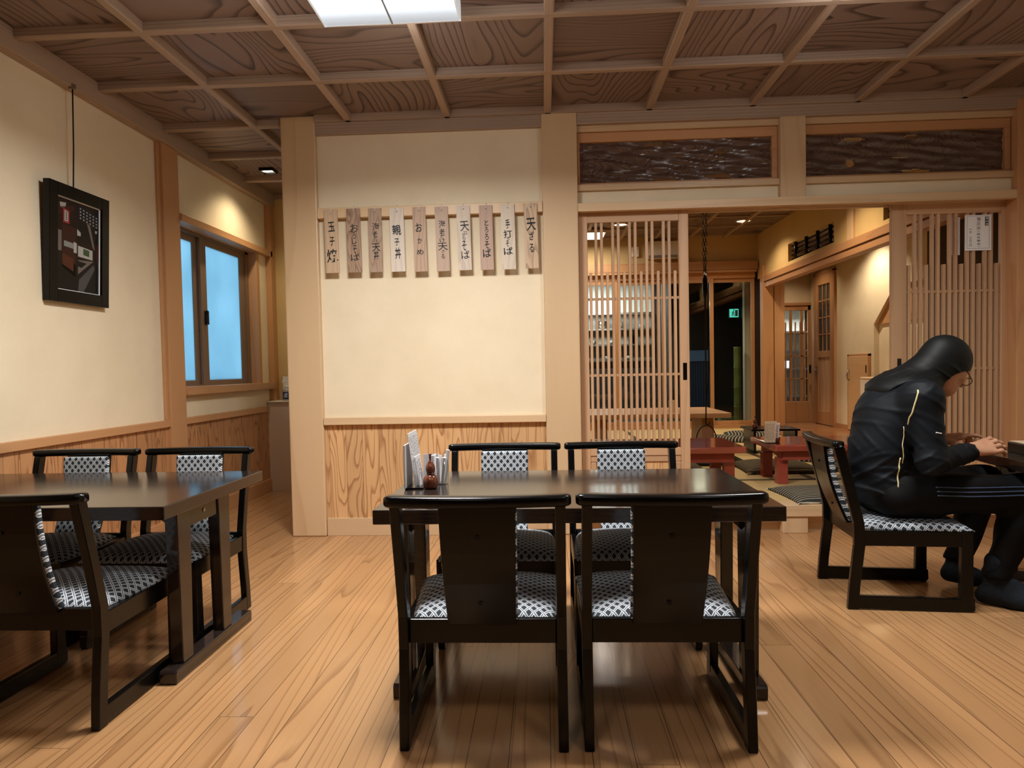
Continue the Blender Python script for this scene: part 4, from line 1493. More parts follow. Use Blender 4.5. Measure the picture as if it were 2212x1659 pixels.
red_table('low red lacquer table holding the menu card and gourd shaker in the tatami room', 1.605, 5.31, 1.15, .62)
red_table('low red lacquer table partly hidden by the lattice door', .18, 5.25, 1.20, .66)
RZ = TZ + .29
gourd(1.668, 5.19, RZ, 'dark gourd shaker on the low red table', .98)
t = thing('menu_stand', 'beige menu cards standing on the low red table', 'menu stand', (1.615, 5.17, RZ))
MB().box(-.055, .055, -.06, .05, 0, .006).build('base', M['black'], t, bevel=.001)
for nm, x0, x1, yy, h, mt in (('card', -.048, .030, -.03, .160, 'beige_paper'), ('card', .020, .062, .0, .145, 'paper')):
    m = MB()
    m.add([(x0, yy, .006), (x1, yy, .006), (x1 + .004, yy - .02, h), (x0, yy - .02, h), (x0, yy + .003, .006), (x1, yy + .003, .006), (x1 + .004, yy - .017, h), (x0, yy - .017, h)],
          [(0, 1, 2, 3), (7, 6, 5, 4), (0, 4, 5, 1), (1, 5, 6, 2), (2, 6, 7, 3), (3, 7, 4, 0)])
    c_ = m.build(nm, M[mt], t)
    tm = MB()
    for k in range(6):
        u = x0 + (x1 - x0) * (k + .7) / 7
        z = h - .02
        r = random.Random(k)
        while z > .03:
            l_ = .005 + .008 * r.random()
            yv = yy - .02 * (z - .006) / (h - .006)
            tm.box(u - .0015, u + .0015, yv - .0012, yv - .0004, z - l_, z)
            z -= l_ + .003 + .006 * r.random()
    tm.build('printed_text', M['inklight'], c_)
t = thing('napkin_glass', 'white paper napkins behind the gourd shaker on the low red table', 'napkins', (1.655, 5.28, RZ))
MB().box(-.03, .03, -.025, .025, 0, .07).build('napkin_stack', M['paper'], t)
t = thing('napkin_glass', 'white box on the hidden left end of the red table, seen through slats', 'napkins', (.36, 5.05, RZ))
MB().box(-.035, .035, -.03, .03, 0, .055).build('napkin_stack', M['paper'], t)

# black low side table
t = thing('low_black_table', 'small black low table behind the red table in the tatami room', 'low table', (2.205, 7.05, TZ))
MB().box(-.235, .225, -.20, .20, .215, .235).build('tabletop', M['black'], t, bevel=.004)
for s_ in (-1, 1):
    MB().box(s_ * .195 - .012, s_ * .195 + .012, -.17, .17, .02, .215).build('side_panel', M['black'], t)
    MB().box(s_ * .195 - .02, s_ * .195 + .02, -.19, .19, 0, .022).build('foot', M['black'], t, bevel=.003)
gourd(2.03, 6.95, TZ + .235, 'gourd shaker at the edge of the black low table', .95)

# bench-like timber table by the glass doors
t = thing('timber_table', 'natural timber slab table by the glass garden doors', 'table', (1.10, 7.55, TZ))
MB().box(-.75, .73, -.52, .53, .335, .385).build('tabletop', M['amberX'], t, bevel=.006)
for xc in (-.52, .56):
    MB().prism([(-.30, 0), (.30, 0), (.24, .335), (-.24, .335)], 'X', xc - .06, xc + .06).build('leg', M['amberZ'], t, bevel=.004)
t = thing('napkin_glass', 'white card holder on the timber slab table, seen through slats', 'napkins', (1.30, 7.30, TZ + .385))
MB().box(-.03, .03, -.02, .02, 0, .12).build('napkin_stack', M['beige_paper'], t)


# ---- floor cushions
def zabuton(label, x, y, w_, d_, h, rz, mat):
    n = 16
    vs_, fs = [], []
    for j in range(n + 1):
        for i in range(n + 1):
            a, b = -1 + 2 * i / n, -1 + 2 * j / n
            pin = 1 - .05 * (1 - a * a) * abs(b) ** 3 - .05 * (1 - b * b) * abs(a) ** 3
            e = max(0.0, (1 - abs(a) ** 3) * (1 - abs(b) ** 3))
            vs_.append((a * w_ / 2 * pin, b * d_ / 2 * pin, h * (.22 + .78 * e ** .45)))
    k = len(vs_)
    vs_ += [(v[0], v[1], 0.0) for v in vs_]
    q_ = n + 1
    for j in range(n):
        for i in range(n):
            q = (j * q_ + i, j * q_ + i + 1, (j + 1) * q_ + i + 1, (j + 1) * q_ + i)
            fs += [q, tuple(k + a for a in q[::-1])]
    ring = [i for i in range(q_)] + [j * q_ + n for j in range(1, q_)] + [n * q_ + i for i in range(n - 1, -1, -1)] + [j * q_ for j in range(n - 1, 0, -1)]
    for i in range(len(ring)):
        a, b = ring[i], ring[(i + 1) % len(ring)]
        fs.append((a, k + a, k + b, b))
    t = thing('floor_cushion', label, 'cushion', (x, y, TZ + .003), rz, 'striped floor cushions on the tatami')
    MB().add(vs_, fs).build('pad', mat, t, smooth=True)
    tb = MB()
    for sx in (-1, 1):
        for sy in (-1, 1):
            for dd in (0, .5):
                tb.tube([(sx * w_ / 2 * .985, sy * d_ / 2 * .985, h * .2), (sx * (w_ / 2 + .012), sy * (d_ / 2 + .004 + .01 * dd), .003)], .0016, 5)
    tb.build('corner_tassel', M['cord'], t)
    return t


zabuton('black and white striped floor cushion at the step edge, nearest the viewer', 1.80, 4.62, .56, .54, .045, math.radians(2), M['zabuton'])
zabuton('olive striped floor cushion under the red table with the menu cards', 1.86, 5.82, .58, .56, .07, math.radians(-1), M['zabuton2'])
zabuton('olive striped floor cushion beneath the red table hidden by the lattice door', 1.02, 5.95, .56, .52, .05, 0, M['zabuton2'])
zabuton('dark striped floor cushion between the timber table and black low table', 2.02, 8.15, .52, .60, .05, math.radians(70), M['zabuton'])
zabuton('dark striped floor cushion behind the black low table by the garden sill', 2.42, 8.62, .50, .50, .05, math.radians(80), M['zabuton'])
zabuton('blue-grey striped floor cushion seen through the slats beyond the red table', .58, 6.60, .58, .52, .06, math.radians(60), M['zabuton'])
zabuton('small dark striped floor cushion to the right of the red table, near the seated person', 2.55, 6.35, .50, .50, .06, math.radians(60), M['zabuton'])
zabuton('dark striped floor cushion right of the olive one, behind the sideways chair', 2.48, 5.75, .46, .46, .05, math.radians(40), M['zabuton'])

# ---- hanging pot hook with kettle
t = thing('pot_hook', 'black chain pot hook hanging from the tatami room ceiling', 'pot hook', (1.42, 6.30, TZ))
HZ = 2.745 - TZ
for sx in (-.022, .022):
    m = MB()
    z = HZ
    k = 0
    xx = sx
    while z > 1.66:
        f = (HZ - z) / (HZ - 1.66)
        xc = sx * (1 - .75 * f)
        pts = []
        for a in range(10):
            an = 2 * PI * a / 10
            w_, h_ = .009 * math.cos(an), .024 * math.sin(an)
            pts.append((xc + (w_ if k % 2 == 0 else 0), (0 if k % 2 == 0 else w_), z - .022 + h_))
        m.tube(pts, .0032, 5, closed=True)
        z -= .040
        k += 1
    m.build('chain', M['iron'], t)
m = MB()
m.tube([(0, 0, 1.68), (0, 0, 1.60), (.002, 0, 1.50), (0, 0, 1.44)], [.008, .022, .024, .010], 10)
m.build('wood_toggle', M['black'], t, smooth=True)
MB().tube([(0, 0, 1.45), (0, 0, .50)], .007, 8).build('rod', M['iron'], t)
m = MB()
m.tube([(0, 0, 1.02), (.028, 0, 1.0), (.030, 0, .80), (0, 0, .52), (-.004, 0, .345), (.02, 0, .325), (.03, 0, .355)], .006, 8)
m.build('hook', M['iron'], t)
t = thing('iron_kettle', 'black iron kettle with a round bail handle hanging from the pot hook', 'kettle', (1.42, 6.30, TZ + .035))
MB().lathe([(.05, 0), (.09, .01), (.115, .06), (.105, .11), (.06, .14), (.05, .145), (.012, .15), (.012, .165)], n=24).build('kettle_body', M['iron'], t, smooth=True)
pts = [(.092 * math.cos(a), 0, .13 + .165 * math.sin(a)) for a in [PI * k / 16 for k in range(17)]]
MB().tube(pts, .005, 8).build('bail_handle', M['iron'], t, smooth=True)
o = MB().box(1.12, 1.72, 6.05, 6.55, TZ + .001, TZ + .03).build('hearth_box', M['black'], bevel=.006)
tag(o, 'dark wooden hearth box below the hanging kettle', 'hearth')

# ================================================================== BEYOND THE GLASS
S('ground_garden', MB().box(-2.0, 4.7, 9.8, 13.6, -.05, .14), M['garden'], 'dark soil of the small enclosed garden', 'ground')
m = MB()  # added shell that keeps sky light out behind the glass doors
m.box(-2.0, -1.9, 6.40, 13.4, 0, 3.2)
m.box(-2.0, -.6, 6.35, 6.45, 0, 3.2)
m.box(-.7, -.6, 4.50, 6.45, 2.6, 3.2)
m.box(-.7, -.6, 6.45, 9.8, 2.6, 3.2)
m.box(-1.5, 4.7, 4.46, 4.50, 2.66, 3.2)
m.box(3.05, 4.7, 4.46, 4.50, 0, 2.66)
m.box(4.6, 4.7, 4.50, 13.4, 0, 3.2)
m.box(2.15, 3.2, 11.6, 11.7, 0, 3.2)
m.box(-2, 4.7, 13.4, 13.5, 0, 3.2)
m.box(3.16, 3.20, 9.8, 11.6, 0, 3.2)
m.box(2.84, 3.0, 9.75, 9.85, 0, 3.2)
m.box(-2.0, 3.2, 9.79, 9.84, 2.75, 3.2)
m.box(2.05, 2.15, 11.6, 13.4, 0, 3.2)
S('wall_sky_block', m, M['darkwall'], 'added dark walls shutting sky light out around the small garden', 'wall')
S('roof_sky_block', MB().box(-2, 4.7, 4.46, 13.5, 3.2, 3.3), M['darkwall'], 'added dark roof shutting sky light out over the small garden', 'roof')  # added lid of the shell, blocks the sky
# added counter and shelves in place of the kitchen reflected in the glass
t = thing('reflected_kitchen_shelf', 'added kitchen shelving in place of its reflection in the garden glass', 'shelf unit', (.55, 12.9, .14))
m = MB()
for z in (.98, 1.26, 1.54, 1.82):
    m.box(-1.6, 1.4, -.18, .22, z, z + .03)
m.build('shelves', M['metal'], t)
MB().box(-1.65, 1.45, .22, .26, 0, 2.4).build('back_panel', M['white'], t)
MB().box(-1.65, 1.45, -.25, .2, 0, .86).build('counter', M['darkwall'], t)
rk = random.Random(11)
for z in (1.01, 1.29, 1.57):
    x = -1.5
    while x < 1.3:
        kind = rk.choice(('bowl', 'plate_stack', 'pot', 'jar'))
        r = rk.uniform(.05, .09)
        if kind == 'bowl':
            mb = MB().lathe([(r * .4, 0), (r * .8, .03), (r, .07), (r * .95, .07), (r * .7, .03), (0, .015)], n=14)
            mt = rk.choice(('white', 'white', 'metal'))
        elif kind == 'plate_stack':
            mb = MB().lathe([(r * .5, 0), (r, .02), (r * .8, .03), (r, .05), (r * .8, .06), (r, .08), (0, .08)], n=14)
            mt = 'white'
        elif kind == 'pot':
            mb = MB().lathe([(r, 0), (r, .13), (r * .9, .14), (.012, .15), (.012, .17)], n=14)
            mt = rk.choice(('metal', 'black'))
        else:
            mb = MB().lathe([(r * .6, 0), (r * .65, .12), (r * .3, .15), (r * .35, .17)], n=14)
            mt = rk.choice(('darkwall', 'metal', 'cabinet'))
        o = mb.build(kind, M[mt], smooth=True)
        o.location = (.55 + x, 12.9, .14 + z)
        tag(o, kind.replace('_', ' ') + ' among the crockery on the added shelves that stand in for a reflection', kind.replace('_', ' '), 'crockery on the reflection stand-in shelves')
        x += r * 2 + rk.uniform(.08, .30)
# added sign in place of one reflected in the glass
t = thing('reflected_exit_sign', 'small green running-man exit sign added beyond the glass in place of its reflection', 'sign', (3.06, 11.59, 1.85))
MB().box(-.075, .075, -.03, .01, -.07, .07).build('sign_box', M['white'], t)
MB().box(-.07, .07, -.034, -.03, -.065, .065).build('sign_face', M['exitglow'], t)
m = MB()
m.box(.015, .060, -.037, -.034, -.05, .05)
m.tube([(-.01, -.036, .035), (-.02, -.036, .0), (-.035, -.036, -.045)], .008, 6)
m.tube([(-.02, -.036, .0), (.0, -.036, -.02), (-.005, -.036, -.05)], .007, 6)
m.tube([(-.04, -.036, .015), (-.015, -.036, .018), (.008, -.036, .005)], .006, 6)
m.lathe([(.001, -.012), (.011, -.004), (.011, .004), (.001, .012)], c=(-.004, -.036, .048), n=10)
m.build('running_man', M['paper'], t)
t = thing('corrugated_fence', 'blue-grey corrugated fence panel standing in the dark garden', 'fence', (2.42, 11.30, .14))
pr_ = []
for k in range(25):
    pr_.append((-.24 + .02 * k, .012 * (k % 2)))
pr_ += [(.24, .03), (-.24, .03)]
MB().prism(pr_, 'Z', 0, .95).build('sheet', M['fence'], t)
MB().box(-.25, .25, -.01, .04, .95, 1.12).build('top_band', plain('pale_blue_band', lin(90, 130, 190), .5), t)
t = thing('bamboo_post', 'thick green bamboo post standing in the dark garden', 'post', (2.80, 10.42, .14))
for k in range(4):
    MB().lathe([(.052, .0), (.050, .01), (.050, .27), (.055, .285)], n=18).build('segment', M['bamboo'], t, smooth=True, loc=(0, 0, .285 * k))


def fern(x, y, label, n, L, seed):
    r = random.Random(seed)
    t = thing('fern', label, 'plant', (x, y, .14), 0, 'low green plants in the garden')
    MB().lathe([(.02, 0), (.03, .03), (.015, .06)], n=10).build('crown', M['garden'], t)
    for i in range(n):
        an = 2 * PI * i / n + r.uniform(-.3, .3)
        ll = L * r.uniform(.7, 1.1)
        up = r.uniform(.5, 1.0)
        m_ = MB()
        pts = []
        for k in range(9):
            f = k / 8
            pts.append(Vector((math.cos(an) * ll * f, math.sin(an) * ll * f, .05 + ll * up * (f - .75 * f * f))))
        m_.tube(pts, .003, 5)
        side = Vector((-math.sin(an), math.cos(an), 0))
        for k in range(1, 9):
            w_ = .055 * (1 - k / 10)
            for s_ in (-1, 1):
                b_ = pts[k]
                tip = b_ + side * s_ * w_ + Vector((math.cos(an), math.sin(an), -.2)) * .02
                d_ = (pts[k] - pts[k - 1]) * .4
                m_.add([b_ - d_, tip, b_ + d_, b_ + Vector((0, 0, -.002))], [(0, 1, 2), (0, 2, 3)])
        m_.build('frond', M['fern'], t)


fern(2.45, 10.20, 'green fern right outside the glass door, left of the bamboo post', 15, .34, 1)
fern(1.80, 10.15, 'green fern outside the glass door behind the timber table leg', 12, .26, 2)
fern(2.88, 10.10, 'small green fern at the foot of the corner post outside', 10, .18, 3)
area_light('garden_fill_light', (2.2, 10.15, 1.9), .2, .2, 5, (1.0, .85, .6))  # added lamp without a body, brightens the ferns

# pantry seen through the far sliding door
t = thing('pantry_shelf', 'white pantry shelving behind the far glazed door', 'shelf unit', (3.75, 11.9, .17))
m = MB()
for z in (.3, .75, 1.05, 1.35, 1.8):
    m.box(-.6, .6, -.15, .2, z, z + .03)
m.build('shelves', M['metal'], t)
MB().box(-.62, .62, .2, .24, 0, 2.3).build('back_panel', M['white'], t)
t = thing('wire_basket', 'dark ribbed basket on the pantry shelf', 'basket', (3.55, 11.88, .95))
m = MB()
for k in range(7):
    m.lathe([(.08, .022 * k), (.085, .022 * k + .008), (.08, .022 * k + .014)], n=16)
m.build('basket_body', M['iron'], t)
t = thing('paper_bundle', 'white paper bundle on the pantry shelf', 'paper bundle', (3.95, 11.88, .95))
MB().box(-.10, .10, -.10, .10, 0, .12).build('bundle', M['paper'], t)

# ================================================================== SEATED PERSON (blended distance fields, meshed with surface nets)
def sd_cone(p, a, b, ra, rb):
    a, b = np.array(a, np.float32), np.array(b, np.float32)
    ab = b - a
    h = np.clip(((p - a) @ ab) / (ab @ ab), 0, 1)
    return np.linalg.norm(p - a - h[..., None] * ab, axis=-1) - (ra + (rb - ra) * h)


def sd_ell(p, c, r, R=None):
    q = p - np.array(c, np.float32)
    if R is not None:
        q = q @ np.array(R, np.float32)
    r = np.array(r, np.float32)
    k0 = np.linalg.norm(q / r, axis=-1)
    k1 = np.linalg.norm(q / (r * r), axis=-1)
    return k0 * (k0 - 1.0) / np.maximum(k1, 1e-6)


def smin(a, b, k):
    h = np.clip(.5 + .5 * (b - a) / k, 0, 1)
    return b + (a - b) * h - k * h * (1 - h)


def smax(a, b, k):
    return -smin(-a, -b, k)


def union(lst, k):
    d = lst[0]
    for e in lst[1:]:
        d = smin(d, e, k)
    return d


def nets(fn, lo, hi, h):
    lo, hi = np.array(lo, np.float32), np.array(hi, np.float32)
    n = np.ceil((hi - lo) / h).astype(int) + 1
    ax_ = [lo[i] + h * np.arange(n[i], dtype=np.float32) for i in range(3)]
    G = np.stack(np.meshgrid(*ax_, indexing='ij'), -1)
    D = fn(G)
    ins = D < 0
    c = np.zeros(tuple(n - 1), int)
    offs = [(i, j, k) for i in (0, 1) for j in (0, 1) for k in (0, 1)]
    sl = lambda A, o: A[o[0]:A.shape[0] - 1 + o[0], o[1]:A.shape[1] - 1 + o[1], o[2]:A.shape[2] - 1 + o[2]]
    for o in offs:
        c += sl(ins, o)
    act = (c > 0) & (c < 8)
    pos = np.zeros(act.shape + (3,), np.float32)
    cnt = np.zeros(act.shape, np.float32)
    for o in offs:
        for axis in range(3):
            if o[axis]:
                continue
            o2 = list(o)
            o2[axis] = 1
            a, b = sl(D, o), sl(D, o2)
            cr = (a < 0) != (b < 0)
            t_ = np.where(cr, a / np.where(np.abs(a - b) < 1e-9, 1, a - b), 0)
            for q in range(3):
                pos[..., q] += np.where(cr, o[q] + (t_ if q == axis else 0), 0)
            cnt += cr
    idx = -np.ones(act.shape, int)
    idx[act] = np.arange(act.sum())
    base = np.stack(np.nonzero(act), -1)
    V = lo + h * (base + pos[act] / np.maximum(cnt[act], 1)[:, None])
    F = []
    for axis in range(3):
        u, v = (axis + 1) % 3, (axis + 2) % 3
        s1 = [slice(0, n[i] - 1) if i == axis else slice(1, n[i] - 1) for i in range(3)]
        s2 = [slice(1, n[i]) if i == axis else slice(1, n[i] - 1) for i in range(3)]
        a, b = ins[tuple(s1)], ins[tuple(s2)]
        e = np.stack(np.nonzero(a != b), -1)
        flip = a[tuple(e.T)]
        e[:, u] += 1
        e[:, v] += 1

        def cell(du, dv):
            q = e.copy()
            q[:, u] -= du
            q[:, v] -= dv
            return idx[tuple(q.T)]
        quad = np.stack([cell(1, 1), cell(0, 1), cell(0, 0), cell(1, 0)], -1)
        quad[~flip] = quad[~flip][:, ::-1]
        F.append(quad)
    return V, np.concatenate(F)


def sdf_mesh(mb, fn, lo, hi, h, mi=0):
    V, F = nets(fn, lo, hi, h)
    mb.add([tuple(map(float, p)) for p in V], [tuple(map(int, f)) for f in F], mi)
    return mb


def wrinkle(p, amp, fx, fy, fz, ph=0.0):
    x, y, z = p[..., 0], p[..., 1], p[..., 2]
    return amp * np.sin(fx * x + fy * y + fz * z + 1.7 * np.sin(9 * y + 7 * x + ph) + ph)


def folds(p, amp, k, ph):
    """narrow cloth creases that come and go"""
    x, y, z = p[..., 0], p[..., 1], p[..., 2]
    s_ = np.sin(k[0] * x + k[1] * y + k[2] * z + 2.2 * np.sin(7 * x + 9 * y - 5 * z + ph) + ph)
    m_ = np.clip(np.sin(11 * x + 13 * y + 17 * z + 3 * ph), 0, 1)
    return -amp * np.clip(s_ - .2, 0, 1) ** 2 * m_


PELV, MID, UPP, NECK = (1.475, 3.165, .47), (1.462, 3.165, .63), (1.495, 3.170, .80), (1.60, 3.180, .925)
HC = np.array((1.748, 3.185, 1.008))
tilt = math.radians(29)
yw = math.radians(10)
hf = np.array((math.cos(tilt) * math.cos(yw), math.cos(tilt) * math.sin(yw), -math.sin(tilt)))
hs = np.array((-math.sin(yw), math.cos(yw), 0.0))
hu = np.cross(hf, hs)
hu = hu / np.linalg.norm(hu)
if hu[2] < 0:
    hu = -hu
HR = np.stack([hf, hs, hu], -1)           # columns: forward, side, up


def hp(f, s_, u):
    return HC + hf * f + hs * s_ + hu * u


SHN, SHF = (1.550, 2.985, .872), (1.585, 3.355, .875)
ELN, WRN = (1.562, 2.935, .622), (1.758, 3.020, .645)
ELF, WRF = (1.665, 3.405, .640), (1.795, 3.320, .665)
HIPN, HIPF = (1.51, 3.07, .465), (1.52, 3.265, .465)
KNN, KNF = (1.995, 3.02, .475), (1.985, 3.30, .470)
ANN, ANF = (1.872, 3.035, .095), (1.875, 3.315, .105)


def torso(p, g=0.0):
    d = union([sd_ell(p, (1.468, 3.165, .48), (.125 + g, .165 + g, .13 + g)),
               sd_cone(p, PELV, MID, .112 + g, .108 + g),
               sd_ell(p, (1.468, 3.165, .66), (.110 + g, .165 + g, .16 + g)),
               sd_ell(p, (1.505, 3.170, .79), (.118 + g, .178 + g, .145 + g)),
               sd_cone(p, SHN, SHF, .068 + g, .068 + g),
               sd_cone(p, UPP, NECK, .095 + g, .062 + g)], .06)
    return d


def arms(p, g=0.0):
    n_ = smin(sd_cone(p, SHN, ELN, .066 + g, .044 + g), sd_cone(p, ELN, WRN, .044 + g, .032 + g), .04)
    f_ = smin(sd_cone(p, SHF, ELF, .066 + g, .048 + g), sd_cone(p, ELF, WRF, .048 + g, .033 + g), .03)
    return np.minimum(n_, f_)


def legs(p, g=0.0):
    n_ = smin(sd_cone(p, HIPN, KNN, .090 + g, .066 + g), sd_cone(p, KNN, ANN, .064 + g, .042 + g), .03)
    f_ = smin(sd_cone(p, HIPF, KNF, .090 + g, .066 + g), sd_cone(p, KNF, ANF, .064 + g, .042 + g), .03)
    return np.minimum(n_, f_)


def head(p):
    E_ = lambda f, s_, u, r: sd_ell(p, hp(f, s_, u), r, HR)
    d = union([E_(-.012, 0, .030, (.098, .076, .088)),           # cranium
               E_(.030, 0, -.045, (.062, .060, .072)),           # face
               E_(.048, 0, -.092, (.036, .040, .030))], .035)    # jaw and chin
    d = smin(d, E_(.082, 0, .012, (.018, .050, .012)), .02)      # brow
    d = smin(d, E_(.100, 0, -.028, (.017, .011, .024)), .014)    # nose
    d = smin(d, E_(.112, 0, -.040, (.010, .013, .009)), .010)
    d = smin(d, E_(.088, 0, -.070, (.010, .024, .006)), .008)    # upper lip
    d = smin(d, E_(.085, 0, -.081, (.010, .021, .006)), .006)    # lower lip
    for s_ in (-1, 1):
        d = smin(d, E_(.066, s_ * .040, -.030, (.022, .020, .018)), .02)      # cheek
        d = smax(d, -E_(.098, s_ * .031, -.004, (.014, .018, .011)), .012)    # eye socket
        d = smin(d, E_(.080, s_ * .031, -.005, (.012, .014, .010)), .004)     # eyelid
        d = smin(d, E_(-.012, s_ * .070, -.018, (.018, .008, .030)), .006)    # ear
    d = smin(d, sd_cone(p, hp(-.040, 0, -.05), (1.590, 3.18, .90), .056, .062), .03)
    return d


def finger(p, pts, rs, k=.006):
    return union([sd_cone(p, pts[i], pts[i + 1], rs[i], rs[i + 1]) for i in range(len(pts) - 1)], k)


def hand_near(p):
    W = np.array((1.768, 3.030, .652))
    d = sd_cone(p, (1.70, 2.995, .636), W, .030, .025)
    fx = np.array((.965, .20, .10)); fx /= np.linalg.norm(fx)
    fy = np.array((-.20, .78, .52)); fy -= fx * (fx @ fy); fy /= np.linalg.norm(fy)      # towards the thumb (far side)
    fz = np.cross(fx, fy)
    Pn = lambda a, b, c: W + fx * a + fy * b + fz * c
    pal = union([sd_cone(p, Pn(0, -.010, 0), Pn(.080, -.030, .004), .020, .0145),
                 sd_cone(p, Pn(0, -.002, .003), Pn(.086, -.011, .010), .021, .0150),
                 sd_cone(p, Pn(0, .006, .003), Pn(.088, .009, .012), .021, .0150),
                 sd_cone(p, Pn(0, .010, 0), Pn(.084, .028, .008), .020, .0145)], .012)
    d = smin(d, pal, .015)
    for b, l, c in ((-.033, .066, .004), (-.011, .083, .010), (.011, .090, .012), (.032, .080, .008)):
        k = 1.0
        f_ = finger(p, [Pn(.078, b, c), Pn(.078 + l * .48, b * 1.15, c + .006), Pn(.078 + l * .82, b * 1.15, c - .008), Pn(.078 + l * .97, b * 1.1, c - .026)],
                    [.0108, .0092, .0084, .0068])
        d = smin(d, f_, .004)
    th = finger(p, [Pn(.018, .018, -.006), Pn(.052, .044, -.018), Pn(.080, .050, -.028), Pn(.100, .046, -.034)], [.0150, .0130, .0108, .0085])
    return smin(d, th, .010)


def hand_far(p):
    W = np.array((1.800, 3.318, .668))
    d = sd_cone(p, (1.745, 3.352, .656), W, .030, .025)
    fx = np.array((.94, -.28, .16)); fx /= np.linalg.norm(fx)
    fy = np.array((-.28, -.95, -.05)); fy /= np.linalg.norm(fy)    # towards the thumb (near side)
    fz = np.cross(fy, fx)
    if fz[2] < 0:
        fz = -fz
    Pn = lambda a, b, c: W + fx * a + fy * b + fz * c
    pal = union([sd_cone(p, Pn(0, -.010, 0), Pn(.078, -.030, .0), .020, .0140),
                 sd_cone(p, Pn(0, -.002, .002), Pn(.084, -.011, .004), .021, .0145),
                 sd_cone(p, Pn(0, .006, .002), Pn(.086, .009, .006), .021, .0145),
                 sd_cone(p, Pn(0, .010, 0), Pn(.082, .028, .004), .020, .0140)], .012)
    d = smin(d, pal, .015)
    # index stretched out, the rest curled
    d = smin(d, finger(p, [Pn(.078, .028, .004), Pn(.112, .031, .008), Pn(.134, .033, .004), Pn(.152, .034, -.004)], [.0105, .0092, .0082, .0068]), .006)
    for b, l in ((-.030, .050), (-.011, .062), (.009, .066)):
        d = smin(d, finger(p, [Pn(.078, b, .002), Pn(.078 + l * .55, b, -.004), Pn(.078 + l * .70, b, -.026), Pn(.078 + l * .50, b, -.040)],
                           [.0108, .0096, .0086, .0072]), .006)
    th = finger(p, [Pn(.020, .020, -.006), Pn(.052, .046, -.022), Pn(.076, .050, -.036), Pn(.092, .046, -.046)], [.0150, .0128, .0105, .0082])
    return smin(d, th, .010)


person = thing('person', 'person in black hood and jersey leaning over the right table, hands raised to work', 'person', (1.48, 3.17, 0.0))
PO = np.array((1.48, 3.17, 0.0), np.float32)


def person_part(name, mat, jobs, label=None, parent=person):
    mb = MB()
    for fn, lo, hi, h in jobs:
        sdf_mesh(mb, fn, lo, hi, h)
    mb.v = [(v[0] - PO[0], v[1] - PO[1], v[2] - PO[2]) for v in mb.v]
    o_ = mb.build(name, mat, parent, smooth=True)
    if label:
        o_['label'] = label
    return o_


def body_fn(p):
    d = smin(torso(p, -.030), arms(p, -.014), .03)
    d = smin(d, legs(p, -.022), .03)
    return smin(d, sd_cone(p, UPP, hp(-.02, 0, -.03), .05, .055), .03)


person_part('body', M['skin'], [(body_fn, (1.28, 2.80, .10), (2.12, 3.53, 1.0), .011),
                                (head, (1.54, 3.03, .82), (1.93, 3.34, 1.15), .0045),
                                (hand_near, (1.68, 2.92, .600), (2.02, 3.18, .76), .0030),
                                (hand_far, (1.73, 3.18, .585), (2.02, 3.42, .74), .0034)])


def shirt_fn(p):
    d = smin(torso(p, .004), arms(p, .007), .035)
    w_ = folds(p, .0085, (55, 30, 75), .5) + folds(p, .0075, (-60, 25, 90), 2.0) + folds(p, .006, (20, 60, 120), 4.0) + folds(p, .006, (70, -20, 60), 1.2)
    low = np.clip((.75 - p[..., 2]) / .3, 0, 1)
    d = d + w_ * (.7 + .9 * low)
    # tight gathers along the forearm sleeves
    fo = np.clip((p[..., 0] - 1.60) / .06, 0, 1) * np.clip((.71 - p[..., 2]) / .05, 0, 1)
    d = d + fo * .0022 * np.sin(p[..., 0] * 420 + 60 * p[..., 2])
    d = smax(d, .425 - p[..., 2] + .03 * (p[..., 0] - 1.5), .008)      # hem
    cn = (np.array(WRN) - np.array(ELN)); cn /= np.linalg.norm(cn)
    near = p[..., 1] < 3.16
    cut1 = (p - np.array(WRN, np.float32)) @ cn.astype(np.float32)
    cf = (np.array(WRF) - np.array(ELF)); cf /= np.linalg.norm(cf)
    cut2 = (p - np.array(WRF, np.float32)) @ cf.astype(np.float32)
    arm_side = p[..., 0] > 1.70
    d = np.where(arm_side & near, np.maximum(d, cut1 - .006), d)
    d = np.where(arm_side & ~near, np.maximum(d, cut2 - .002), d)
    nk = np.array((.80, .02, .60), np.float32)
    return smax(d, (p - np.array((1.625, 3.18, .955), np.float32)) @ nk - .012, .01)


person_part('jersey', M['shirt'], [(shirt_fn, (1.29, 2.82, .40), (1.90, 3.52, 1.03), .0062)], 'black long-sleeved jersey')


def trouser_fn(p):
    d = smin(legs(p, .010), sd_ell(p, (1.475, 3.165, .47), (.132, .172, .105)), .05)
    d = d + wrinkle(p, .004, 30, 20, 18, 1.0) + wrinkle(p, .003, 14, 44, 30, 3.0)
    d = smax(d, .362 - p[..., 2] - 9 * np.clip(p[..., 0] - 1.74, 0, 1), .012)       # pressed flat on the seat
    d = smax(d, p[..., 2] - .56, .02)
    return smax(d, .118 - p[..., 2], .008)


person_part('trousers', M['trousers'], [(trouser_fn, (1.29, 2.88, .08), (2.13, 3.45, .62), .0075)], 'black track trousers')


